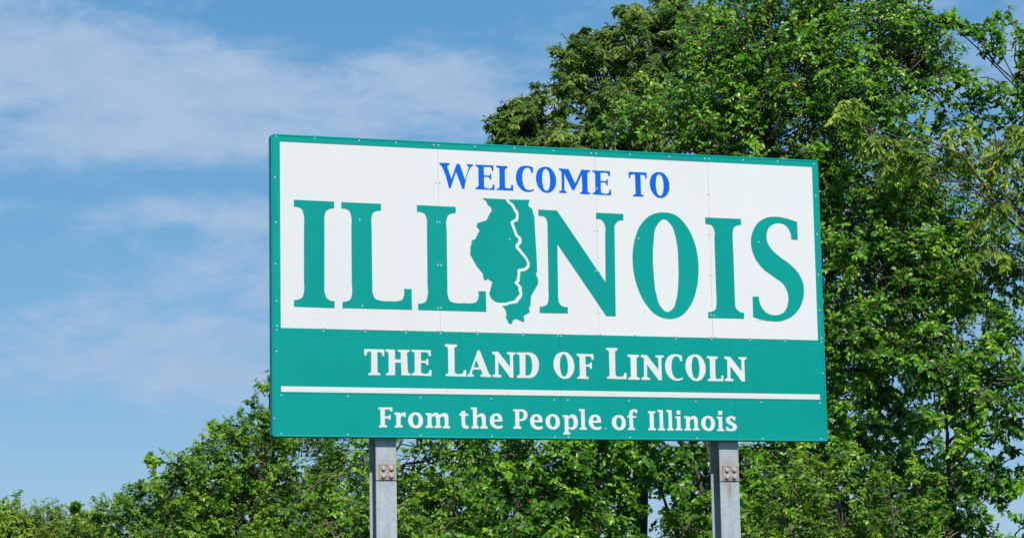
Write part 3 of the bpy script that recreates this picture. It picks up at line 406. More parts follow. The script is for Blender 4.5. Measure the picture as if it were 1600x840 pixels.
  ('s', 'From the People of Illinois', ['8038,4480;8038,4538;8002,4538;7999,4525;7993,4513;7981,4506;7966,4503;7950,4505;7938,4514;7934,4524;7934,4536;7947,4549;7965,4558;7982,4568;8000,4576;8017,4586;8033,4597;8048,4608;8058,4622;8063,4643;8060,4663;8051,4683;8035,4700;8020,4709;8003,4715;7986,4719;7965,4721;7945,4721;7924,4720;7904,4717;7884,4713;7864,4709;7866,4647;7904,4647;7907,4660;7912,4671;7924,4680;7938,4684;7957,4686;7974,4680;7985,4669;7990,4656;7985,4643;7975,4631;7961,4622;7944,4616;7927,4609;7910,4601;7893,4592;7880,4579;7869,4562;7864,4543;7868,4519;7880,4498;7892,4487;7907,4479;7923,4473;7940,4469;7958,4467;7976,4467;7997,4469;8018,4474']),
  ('I', 'ILLINOIS', ['375,1062;1048,1066;1047,1176;1028,1177;1008,1179;988,1182;970,1188;953,1196;936,1205;921,1215;909,1229;898,1249;892,1272;887,1296;882,1319;880,1343;879,1366;879,1390;880,1414;881,1438;873,2430;872,2452;871,2474;872,2496;873,2517;875,2539;879,2560;884,2581;890,2603;898,2623;910,2641;923,2654;937,2665;953,2675;970,2682;992,2687;1016,2689;1040,2689;1039,2802;367,2796;368,2688;387,2687;405,2685;424,2682;442,2677;459,2670;476,2663;491,2653;504,2640;514,2624;520,2607;524,2588;528,2569;533,2545;537,2520;538,2495;538,2469;538,2444;536,2419;534,2393;540,1498;543,1467;545,1436;546,1406;545,1375;543,1345;539,1315;532,1286;527,1266;522,1246;515,1227;504,1211;487,1197;467,1187;446,1180;429,1176;411,1174;393,1173;374,1173']),
  ('L', 'ILLINOIS', ['1167,1069;1837,1071;1836,1184;1817,1184;1798,1185;1780,1187;1762,1191;1741,1199;1720,1208;1703,1222;1693,1237;1687,1254;1682,1272;1678,1290;1673,1313;1670,1337;1669,1361;1669,1385;1670,1409;1671,1433;1674,1457;1675,2455;1675,2479;1675,2504;1677,2527;1682,2551;1689,2573;1697,2594;1708,2614;1722,2631;1741,2643;1762,2651;1785,2656;1807,2660;1830,2664;1852,2667;1875,2668;1897,2668;1920,2668;1943,2667;1966,2665;1987,2666;2007,2667;2028,2667;2048,2667;2069,2665;2089,2662;2112,2659;2135,2655;2156,2648;2175,2636;2187,2622;2196,2606;2202,2589;2208,2571;2213,2549;2214,2526;2214,2503;2212,2480;2209,2457;2340,2458;2343,2798;1171,2799;1172,2698;1194,2696;1215,2694;1235,2689;1258,2682;1280,2673;1299,2659;1311,2640;1319,2618;1326,2595;1332,2570;1335,2545;1337,2520;1337,2495;1335,2469;1333,2443;1330,2418;1332,1446;1334,1420;1336,1394;1337,1368;1337,1342;1335,1317;1330,1292;1324,1268;1317,1247;1309,1227;1298,1209;1280,1195;1259,1185;1237,1178;1214,1174;1190,1174;1166,1176']),
  ('L', 'ILLINOIS', ['2448,1067;3118,1073;3117,1177;3094,1178;3072,1180;3051,1184;3028,1191;3006,1201;2987,1215;2974,1234;2966,1256;2959,1279;2953,1304;2950,1328;2948,1353;2949,1378;2951,1404;2953,1430;2956,1455;2954,2437;2953,2460;2953,2484;2953,2508;2956,2531;2960,2554;2966,2576;2972,2593;2979,2611;2987,2627;2999,2640;3016,2651;3035,2657;3056,2660;3076,2664;3098,2667;3121,2669;3143,2670;3166,2669;3189,2668;3211,2666;3234,2664;3257,2666;3279,2667;3302,2668;3324,2668;3346,2666;3368,2663;3390,2660;3413,2656;3433,2649;3452,2638;3466,2619;3477,2597;3484,2574;3489,2552;3491,2529;3491,2506;3489,2483;3486,2459;3618,2460;3620,2799;2447,2798;2448,2696;2468,2694;2488,2692;2508,2688;2531,2682;2554,2673;2574,2661;2586,2645;2594,2626;2600,2606;2606,2586;2612,2560;2616,2534;2618,2507;2618,2481;2617,2454;2616,2427;2613,2400;2615,1421;2617,1396;2619,1372;2620,1348;2619,1325;2617,1302;2612,1279;2605,1257;2598,1239;2589,1222;2577,1207;2559,1195;2538,1188;2517,1183;2494,1179;2470,1177;2447,1177']),
  ('@', 'ILLINOIS', ['3583,908;3988,911;4025,969;4080,1009;4116,1060;4134,1102;4160,1133;4165,1150;4168,1167;4168,1185;4165,1206;4158,1228;4072,1277;4083,1343;4114,1419;4153,1530;4173,1540;4190,1554;4201,1572;4205,1592;4201,1604;4195,1616;4182,1631;4165,1644;4153,1660;4148,1683;4149,1706;4156,1724;4167,1740;4182,1754;4198,1768;4277,1855;4291,1870;4303,1886;4315,1902;4326,1919;4335,1937;4344,1957;4349,1979;4344,2001;4333,2021;4318,2034;4300,2044;4281,2051;4260,2058;4238,2061;4215,2064;4192,2065;4174,2110;4179,2166;4163,2206;4169,2229;4147,2268;4111,2301;4158,2342;4189,2376;4185,2432;4207,2462;4199,2494;4139,2559;4120,2590;4064,2610;4023,2612;3991,2630;3969,2632;3947,2635;3925,2637;3903,2638;3879,2639;3855,2640;3831,2639;3808,2635;3786,2627;3765,2617;3746,2605;3728,2591;3714,2575;3702,2559;3692,2540;3683,2521;3675,2502;3733,2302;3650,2254;3617,2280;3580,2261;3570,2170;3461,2041;3371,1884;3356,1862;3365,1711;3387,1685;3374,1655;3407,1607;3442,1603;3524,1451;3475,1389;3488,1329;3652,1276;3695,1182;3743,1121;3729,1054;3672,1014;3652,958']),
  ('#', 'ILLINOIS', ['4045,912;4416,904;4385,1000;4458,1061;4493,1194;4502,1476;4518,1847;4525,2107;4498,2140;4536,2233;4539,2303;4407,2517;4395,2664;4362,2732;4381,2787;4265,2852;4284,2932;4270,2955;4135,2905;4085,2920;4060,2990;4013,2989;3948,2868;3975,2859;3950,2748;3894,2694;3975,2686;4019,2662;4108,2650;4167,2635;4194,2592;4245,2535;4258,2472;4244,2423;4248,2374;4217,2333;4185,2306;4210,2277;4219,2221;4220,2172;4230,2111;4250,2110;4269,2108;4288,2105;4307,2099;4324,2092;4344,2080;4362,2065;4377,2048;4385,2032;4391,2014;4394,1996;4395,1977;4391,1961;4386,1944;4379,1929;4370,1909;4360,1890;4348,1871;4337,1853;4200,1690;4218,1676;4234,1661;4248,1642;4256,1626;4262,1608;4264,1590;4261,1570;4254,1551;4244,1534;4231,1521;4215,1510;4197,1501;4178,1459;4130,1327;4126,1292;4199,1270;4204,1250;4209,1230;4213,1210;4215,1190;4215,1167;4213,1144;4210,1122;4205,1099;4162,1051;4125,975;4074,949']),
  ('N', 'ILLINOIS', ['4563,1061;4896,1065;5738,2246;5751,1443;5754,1414;5757,1385;5758,1357;5758,1329;5755,1302;5748,1276;5737,1252;5727,1233;5715,1215;5701,1200;5682,1189;5661,1183;5639,1180;5616,1179;5592,1180;5595,1075;6089,1078;6086,1186;6061,1187;6038,1189;6015,1195;5993,1204;5976,1215;5961,1230;5947,1246;5936,1264;5927,1282;5922,1302;5920,1323;5920,1345;5921,1367;5922,1389;5906,2817;5737,2817;4891,1635;4886,2516;4887,2541;4888,2565;4892,2588;4899,2610;4909,2629;4921,2646;4936,2661;4955,2673;4978,2680;5002,2683;5027,2683;5053,2682;5050,2791;4552,2796;4554,2690;4578,2689;4601,2686;4624,2681;4645,2674;4666,2665;4684,2651;4696,2633;4703,2612;4707,2590;4711,2568;4715,2545;4717,2521;4718,2498;4718,2474;4717,2450;4716,2426;4721,1360;4722,1338;4722,1317;4721,1295;4719,1274;4714,1253;4707,1230;4699,1208;4685,1190;4665,1178;4642,1172;4618,1169;4599,1167;4580,1166;4561,1166']),
  ('O', 'ILLINOIS', ['6836,1023;6865,1024;6894,1025;6924,1029;6953,1033;6981,1040;7009,1049;7037,1059;7071,1077;7103,1099;7134,1124;7162,1151;7189,1180;7215,1210;7239,1241;7266,1278;7290,1317;7312,1357;7332,1398;7350,1441;7366,1484;7381,1527;7397,1580;7410,1635;7421,1689;7429,1745;7434,1801;7438,1857;7440,1912;7440,1965;7439,2017;7435,2069;7430,2122;7423,2173;7414,2225;7403,2276;7390,2323;7377,2370;7361,2417;7344,2463;7324,2508;7302,2551;7276,2592;7254,2624;7231,2655;7206,2686;7180,2714;7152,2741;7122,2764;7089,2784;7060,2799;7030,2811;6998,2821;6966,2828;6934,2834;6901,2837;6868,2838;6838,2836;6808,2833;6779,2827;6749,2820;6720,2811;6692,2800;6664,2787;6628,2767;6594,2743;6563,2716;6533,2686;6505,2655;6478,2622;6452,2590;6422,2547;6395,2502;6370,2455;6349,2408;6329,2359;6311,2309;6295,2259;6280,2206;6267,2152;6256,2098;6248,2043;6241,1988;6238,1933;6236,1878;6236,1825;6238,1773;6242,1721;6248,1669;6257,1617;6268,1566;6281,1516;6295,1473;6309,1431;6325,1389;6343,1348;6363,1308;6386,1270;6412,1235;6435,1208;6458,1182;6483,1157;6509,1134;6537,1112;6566,1093;6597,1076;6629,1061;6662,1049;6696,1040;6730,1032;6765,1027;6801,1024', '6832,1139;6853,1143;6872,1151;6891,1163;6908,1178;6924,1194;6939,1210;6954,1227;6975,1256;6991,1288;7004,1322;7014,1357;7022,1394;7030,1430;7038,1466;7049,1520;7057,1575;7062,1630;7066,1685;7068,1741;7069,1796;7070,1851;7071,1903;7072,1955;7071,2007;7070,2058;7067,2110;7064,2162;7060,2213;7056,2255;7052,2297;7048,2339;7042,2381;7036,2422;7027,2463;7015,2503;7007,2529;6999,2555;6991,2582;6982,2608;6970,2632;6956,2654;6938,2673;6921,2687;6902,2700;6883,2711;6862,2718;6841,2721;6820,2717;6800,2707;6781,2694;6764,2677;6748,2659;6733,2642;6712,2615;6696,2585;6683,2553;6673,2519;6665,2485;6657,2451;6649,2417;6639,2373;6632,2329;6627,2285;6623,2240;6620,2195;6617,2151;6614,2106;6612,2065;6609,2024;6608,1983;6607,1941;6606,1900;6606,1859;6607,1818;6608,1776;6609,1735;6611,1693;6614,1652;6618,1611;6622,1569;6628,1528;6633,1489;6637,1449;6641,1409;6647,1369;6657,1331;6670,1294;6689,1261;6705,1238;6722,1214;6741,1191;6761,1170;6783,1153;6807,1143']),
  ('I', 'ILLINOIS', ['7591,1082;8256,1082;8258,1189;8237,1190;8217,1191;8197,1195;8178,1201;8161,1208;8144,1217;8129,1228;8117,1241;8109,1257;8105,1276;8102,1294;8099,1313;8095,1340;8093,1367;8091,1394;8091,1421;8091,1448;8092,1476;8093,1503;8100,2519;8100,2542;8100,2564;8102,2585;8107,2605;8115,2625;8126,2642;8139,2658;8155,2671;8172,2682;8192,2691;8214,2696;8237,2698;8261,2699;8257,2805;7595,2807;7593,2704;7614,2702;7635,2700;7655,2696;7675,2690;7696,2680;7716,2667;7732,2651;7740,2634;7745,2615;7747,2595;7750,2575;7753,2549;7755,2522;7756,2495;7756,2468;7756,2441;7755,2414;7753,2387;7750,1444;7754,1419;7756,1395;7758,1371;7759,1347;7757,1323;7753,1300;7745,1278;7736,1256;7725,1235;7709,1218;7690,1207;7668,1201;7646,1196;7627,1194;7609,1192;7590,1191']),
  ('S', 'ILLINOIS', ['9318,1097;9320,1409;9197,1408;9196,1385;9195,1363;9192,1340;9189,1318;9183,1296;9176,1275;9167,1255;9157,1236;9146,1217;9133,1200;9118,1184;9102,1170;9083,1158;9062,1148;9040,1141;9017,1136;8993,1133;8970,1132;8947,1132;8924,1135;8900,1140;8878,1147;8856,1156;8835,1167;8816,1180;8799,1195;8784,1212;8771,1231;8760,1251;8750,1271;8742,1293;8736,1314;8731,1336;8729,1358;8728,1380;8729,1402;8732,1424;8736,1446;8743,1468;8751,1489;8761,1510;8773,1530;8786,1549;8800,1568;8814,1586;8833,1607;8853,1626;8874,1645;8897,1662;8919,1679;8942,1695;8965,1712;8993,1733;9023,1752;9052,1770;9082,1789;9112,1808;9140,1827;9168,1849;9191,1868;9215,1888;9238,1909;9260,1930;9281,1952;9301,1975;9318,1999;9333,2023;9347,2047;9359,2071;9371,2097;9380,2123;9389,2149;9395,2176;9400,2203;9403,2230;9405,2257;9406,2285;9404,2312;9402,2339;9398,2366;9393,2397;9385,2427;9376,2457;9365,2487;9353,2516;9339,2544;9323,2571;9305,2599;9284,2626;9262,2652;9239,2676;9214,2700;9188,2721;9161,2741;9132,2759;9101,2775;9070,2790;9038,2802;9005,2813;8971,2822;8937,2829;8910,2833;8883,2836;8855,2837;8827,2837;8799,2836;8771,2835;8744,2834;8718,2832;8692,2830;8666,2827;8641,2823;8615,2819;8590,2815;8564,2809;8541,2804;8518,2798;8495,2792;8473,2785;8450,2778;8427,2770;8429,2419;8545,2415;8547,2439;8550,2463;8554,2487;8559,2510;8565,2532;8573,2554;8583,2575;8595,2596;8607,2615;8621,2634;8637,2652;8654,2668;8672,2682;8696,2696;8722,2708;8749,2717;8778,2724;8807,2727;8835,2728;8864,2727;8886,2724;8908,2720;8929,2714;8951,2706;8971,2697;8990,2686;9008,2673;9026,2656;9042,2636;9055,2614;9067,2591;9076,2567;9084,2542;9091,2517;9097,2492;9100,2467;9102,2441;9103,2415;9101,2389;9098,2364;9093,2339;9086,2315;9077,2292;9067,2269;9055,2248;9042,2226;9028,2206;9013,2187;8993,2166;8971,2149;8947,2132;8923,2117;8897,2103;8873,2088;8848,2073;8819,2054;8790,2035;8760,2017;8730,1999;8701,1979;8673,1959;8647,1936;8619,1910;8593,1883;8568,1854;8545,1824;8523,1793;8503,1761;8486,1727;8472,1696;8460,1663;8450,1629;8441,1595;8435,1561;8431,1526;8430,1492;8431,1464;8433,1436;8437,1408;8442,1380;8449,1353;8458,1326;8468,1300;8480,1273;8493,1246;8508,1220;8525,1195;8543,1172;8563,1149;8584,1129;8606,1112;8629,1096;8653,1082;8678,1069;8703,1058;8729,1048;8756,1039;8781,1033;8807,1028;8833,1024;8859,1022;8886,1021;8912,1020;8938,1020;8964,1021;8990,1023;9016,1026;9042,1029;9068,1033;9094,1038;9119,1042;9148,1048;9177,1055;9205,1063;9234,1071;9262,1080;9290,1088']),
]
RIVETS = '83,37 727,38 1476,44 2108,46 2757,53 2834,55 3469,47 4166,41 4859,53 5532,65 5623,67 6239,55 6958,61 7614,63 7697,63 8333,55 8987,57 9678,62 64,709 76,1439 67,2114 80,2713 92,3115 83,3177 76,3522 37,4589 151,4221 1247,4221 9693,626 9691,1300 9689,2005 9689,2618 9707,3106 9704,3173 9713,3714 848,3125 1553,3121 2244,3124 2789,3127 2855,3130 3450,3125 4252,3124 4951,3126 5560,3127 5623,3128 6245,3125 6977,3127 7648,3123 7718,3124 8348,3124 9021,3125 853,3179 1549,3178 2238,3177 2822,3175 3460,3173 4251,3173 4871,3172 4927,3173 6988,3175 7646,3171 8359,3172 9019,3171 1580,4129 2922,4120 3965,4123 5846,4114 6919,4122 8463,4122 2469,4230 3680,4230 4780,4234 5017,4236 6108,4233 7319,4227 8531,4229 9633,4228 148,4832 1243,4836 2460,4840 3680,4843 4778,4845 5020,4847 6112,4844 7329,4845 8534,4842 9633,4840 5681,4699 2781,679 2847,681 2790,1339 2841,1338 2794,2050 2849,2054 2789,2758 2839,2757 5568,660 5626,663 5563,1374 5615,1372 5569,2062 5632,2077 5569,2768 5621,2767 7642,675 7690,673 7640,1370 7703,1373 7646,2066 7693,2075 7647,2756 7706,2760 1474,1349 1503,2759 4047,1578 6355,1488 6430,2715 8578,1472 8544,2823 4874,3518 4931,3517'

def glyph_mesh(contours, y0, y1, mat):
    cu = bpy.data.curves.new('letter', 'CURVE'); cu.dimensions = '2D'; cu.fill_mode = 'BOTH'
    cu.extrude = (y1 - y0) / 2
    for c in contours:
        pts = [tuple(map(int, a.split(','))) for a in c.split(';')]
        sp = cu.splines.new('POLY'); sp.points.add(len(pts) - 1); sp.use_cyclic_u = True
        for p, (a, b) in zip(sp.points, pts): p.co = (bx(a / 2000), bz(b / 2000), 0, 1)
    tmp = bpy.data.objects.new('tmp', cu); C.objects.link(tmp)
    dg = bpy.context.evaluated_depsgraph_get()
    me = bpy.data.meshes.new_from_object(tmp.evaluated_get(dg))
    bpy.data.objects.remove(tmp); bpy.data.curves.remove(cu)
    n = len(me.vertices); co = np.empty(n * 3, np.float32); me.vertices.foreach_get('co', co); co = co.reshape(-1, 3)
    me.vertices.foreach_set('co', np.stack([co[:, 0], (y0 + y1) / 2 - co[:, 2], co[:, 1]], 1).astype(np.float32).ravel())
    me.name = 'letter'; me.materials.clear(); me.materials.append(mat); me.update()
    return me
for ch, words, contours in GLYPHS:
    mat = BLUE if words.startswith('WELCOME') else GREEN if words == 'ILLINOIS' else WHITE
    name = 'letter'
    if ch in '@#': name = 'state_map'
    o = link(name, glyph_mesh(contours, -0.0021, -0.0009, mat), sign)
    if ch == '@': o['label'] = 'green left piece of the state outline, cut along a bearded face in profile'
    elif ch == '#': o['label'] = 'green right piece of the state outline behind the face profile'
    else: o['label'] = ('%s letter %s in %s' % ('blue' if mat is BLUE else 'large green' if mat is GREEN else 'white', ch, words))
# rivet heads
q = Build()
for s_ in RIVETS.split():
    a, b = map(int, s_.split(',')); x, z = bx(a / 2000), bz(b / 2000); n0 = len(q.V)
    for r_, y_ in ((0.0064, -0.0022), (0.0058, -0.0034), (0.0036, -0.0042)):
        for i in range(8):
            t = i * math.pi / 4; q.V.append((x + r_ * math.cos(t), y_, z + r_ * math.sin(t)))
    q.V.append((x, -0.0045, z))
    for r_ in range(2):
        for i in range(8):
            j = (i + 1) % 8; q.F.append((n0 + r_ * 8 + i, n0 + r_ * 8 + j, n0 + (r_ + 1) * 8 + j, n0 + (r_ + 1) * 8 + i))
    for i in range(8): q.F.append((n0 + 16 + i, n0 + 16 + (i + 1) % 8, n0 + 24))
o = q.make('rivets', RIVET, sign, True); o['kind'] = 'stuff'

def make_post(px, width, mat, bolts_rust):
    """wide flange steel post; its front flange is sawn through under a bolted hinge plate"""
    yf, yb, tf, tw = 0.0655, 0.262, 0.012, 0.009
    h = width / 2
    top = bz(0.12); cut = bz(2.781)
    q = Build()
    q.box(-h, h, yf, yf + tf, cut + 0.004, top)                       # front flange, upper
    q.box(-h, h, yf, yf + tf, -0.6, cut - 0.004)                      # front flange, lower
    q.box(-tw / 2, tw / 2, yf + tf + 0.0002, yb - tf - 0.0002, -0.6, top)   # web
    q.box(-h, h, yb - tf, yb, -0.6, top)                              # rear flange
    post = q.make('post', mat, sign); post.location = (px + X0, 0, 0)
    q = Build(); q.box(-0.068, 0.068, yf - 0.011, yf - 0.0004, bz(2.776), bz(2.649), 0.0012)
    plate = q.make('hinge_plate', RUST, post); plate.location = (0.004, 0, 0)
    for sx in (-0.034, 0.034):
        for zz in (2.683, 2.743):
            q = Build(); rad = 0.0185
            q.prism([(rad * math.cos(R(60 * i + 20)), rad * math.sin(R(60 * i + 20))) for i in range(6)], yf - 0.029, yf - 0.0135, 0.003)
            q.prism([(0.021 * math.cos(R(30 * i)), 0.021 * math.sin(R(30 * i))) for i in range(12)], yf - 0.0135, yf - 0.0112)
            b = q.make('bolt', BOLT, post); b.location = (sx + 0.004, 0, bz(zz)); b.rotation_euler = (0, R(random.uniform(0, 60)), 0)
    return post
make_post(0.9575, 0.172, galvanised('galvanised steel', [(0, bz(2.71), 0.085, 0.10, 0.55)]), 0)
make_post(3.979, 0.176, galvanised('galvanised steel with rust run', [(0, bz(2.70), 0.085, 0.12, 0.75), (0.006, bz(2.86), 0.026, 0.10, 1.1)]), 1)

# ------------------------------------------------------------------ trees
rng = np.random.default_rng(11)
DENSITY = 118
def unit(v): return v / np.maximum(np.linalg.norm(v, axis=-1, keepdims=True), 1e-9)
def randdir(n): return unit(rng.normal(size=(n, 3)))

def leaf_material(name, stops, transl, rough=0.36, tw=0.3, spec=0.5):
    m, n = material(name)
    at = n.n('ShaderNodeAttribute', attribute_name='tint', attribute_type='GEOMETRY')
    geo = n.n('ShaderNodeNewGeometry')
    col = n.ramp(at.outputs['Fac'], stops)
    col = n.mix(n.m('MULTIPLY', geo.outputs['Backfacing'], 0.45), col, n.mix(1.0, col, (1.55, 1.35, 1.9, 1), 'MULTIPLY'))
    p = n.n('ShaderNodeBsdfPrincipled'); n.put(p.inputs['Base Color'], col)
    n.put(p.inputs['Roughness'], n.m('MULTIPLY_ADD', geo.outputs['Backfacing'], 0.25, rough)); p.inputs['Specular IOR Level'].default_value = spec
    t = n.n('ShaderNodeBsdfTranslucent'); n.put(t.inputs[0], n.mix(1.0, col, (*transl, 1), 'MULTIPLY'))
    ms = n.n('ShaderNodeMixShader'); ms.inputs[0].default_value = tw
    n.t.links.new(p.outputs[0], ms.inputs[1]); n.t.links.new(t.outputs[0], ms.inputs[2])
    o = n.n('ShaderNodeOutputMaterial'); n.t.links.new(ms.outputs[0], o.inputs[0])
    return m
LM = {k: leaf_material(k + ' leaves', *v) for k, v in LEAF_MATS.items()}
BARK, n_ = material('bark'); co_ = obj_co(n_)
mp_ = n_.n('ShaderNodeMapping'); n_.put(mp_.inputs[0], co_); mp_.inputs['Scale'].default_value = (14, 14, 2.5)
bk_ = n_.noise(mp_.outputs[0], 2.0, 6, 0.7)
finish(n_, n_.ramp(bk_, [(0.3, (0.035, 0.028, 0.022)), (0.55, (0.095, 0.078, 0.062)), (0.75, (0.17, 0.15, 0.125))]), 0.85, bump=bk_, bstr=0.7, bdist=0.03)
TWIG, n_ = material('twig bark'); co_ = obj_co(n_)
finish(n_, n_.ramp(n_.noise(co_, 3.0, 4, 0.6), [(0.35, (0.07, 0.05, 0.035)), (0.65, (0.20, 0.15, 0.10))]), 0.75)
FRUIT, n_ = material('small fruit'); co_ = obj_co(n_)
finish(n_, n_.ramp(n_.noise(co_, 2.5, 3, 0.6), [(0.35, (0.40, 0.26, 0.10)), (0.55, (0.50, 0.24, 0.09)), (0.7, (0.42, 0.12, 0.05))]), 0.45)

LEAF_V = np.array([(0, 0, 0), (.28, .46, .07), (.66, .36, .03), (1, 0, -.2), (.66, -.36, .03), (.28, -.46, .07), (.32, 0, -.03), (.68, 0, -.08)], float)
LEAF_F = [(0, 6, 1), (0, 5, 6), (1, 6, 7, 2), (6, 5, 4, 7), (2, 7, 3), (7, 4, 3)]
LEAF_L = np.concatenate([np.array(f) for f in LEAF_F]); LEAF_S = np.cumsum([0] + [len(f) for f in LEAF_F])[:-1]
LEAF_SIMPLE = (np.array([(0, 0, 0), (.38, .5, .07), (1, 0, -.2), (.38, -.5, .07), (.45, 0, -.05)], float), np.array([0, 4, 1, 0, 3, 4, 1, 4, 2, 4, 3, 2]), np.arange(4) * 3)
def leaf_frames(d, n):
    d = unit(d); s = unit(np.cross(n, d)); n2 = np.cross(d, s)
    return d, s, n2
def leaves_mesh(name, P, d, s, n, ln, wd, tint, mat, curl, simple=False):
    T, lf, ls = LEAF_SIMPLE if simple else (LEAF_V, LEAF_L, LEAF_S)
    N = len(P)
    V = P[:, None] + ln[:, None, None] * (T[None, :, 0:1] * d[:, None] + (T[None, :, 1:2] * wd[:, None, None]) * s[:, None] + (T[None, :, 2:3] * curl[:, None, None]) * n[:, None])
    nv = len(T)
    L = (lf[None] + (np.arange(N) * nv)[:, None]).ravel(); S = (ls[None] + (np.arange(N) * len(lf))[:, None]).ravel()
    return mesh_np(name, V.reshape(-1, 3), L, S, mat, True, {'tint': np.repeat(tint, nv)})
def tubes_mesh(name, P, Rd, k, mat):
    """P (N, S, 3) centre lines, Rd (N, S) radii"""
    N, S, _ = P.shape
    T = unit(np.gradient(P, axis=1)); ref = np.where(np.abs(T[..., 2:3]) > 0.9, np.array([1., 0, 0]), np.array([0, 0, 1.]))
    A = unit(np.cross(T, ref)); B = np.cross(T, A)
    an = np.arange(k) * 2 * math.pi / k
    V = P[:, :, None] + Rd[:, :, None, None] * (np.cos(an)[None, None, :, None] * A[:, :, None] + np.sin(an)[None, None, :, None] * B[:, :, None])
    i = np.arange(k); j = (i + 1) % k
    q = np.stack([i, j, k + j, k + i], 1)
    base = (np.arange(N)[:, None] * S + np.arange(S - 1)[None])[..., None, None] * k
    L = (q[None, None] + base).ravel()
    caps = ((np.arange(N) * S + S - 1)[:, None] * k + np.arange(k)[None]).ravel()
    nq = N * (S - 1) * k
    return mesh_np(name, V.reshape(-1, 3), np.concatenate([L, caps]), np.concatenate([np.arange(nq) * 4, nq * 4 + np.arange(N) * k]), mat, True)
def limb_path(a, b, n=10, sag=0.12, wob=0.06):
    a, b = np.array(a, float), np.array(b, float); t = np.linspace(0, 1, n)[:, None]
    L = np.linalg.norm(b - a)
    side = unit(np.cross(b - a, rng.normal(size=3))); P = a + (b - a) * t
    P += np.array([0, 0, 1.0]) * sag * L * (t * (1 - t)) + side * (np.sin(t * math.pi * 2.3 + rng.uniform(0, 6)) * wob * L * t * (1 - t) * 2)
    return P
UNIT_LEAVES = {}
def unit_leaf(kind, wd, curl):
    key = kind
    if key not in UNIT_LEAVES:
        UNIT_LEAVES[key] = [leaves_mesh('leaf', np.zeros((1, 3)), np.array([[1., 0, 0]]), np.array([[0, 1., 0]]), np.array([[0, 0, 1.]]), np.ones(1), np.array([wd]), np.array([t]), LM[kind], np.array([curl])) for t in np.linspace(0.05, 0.95, 8)]
    return UNIT_LEAVES[key]

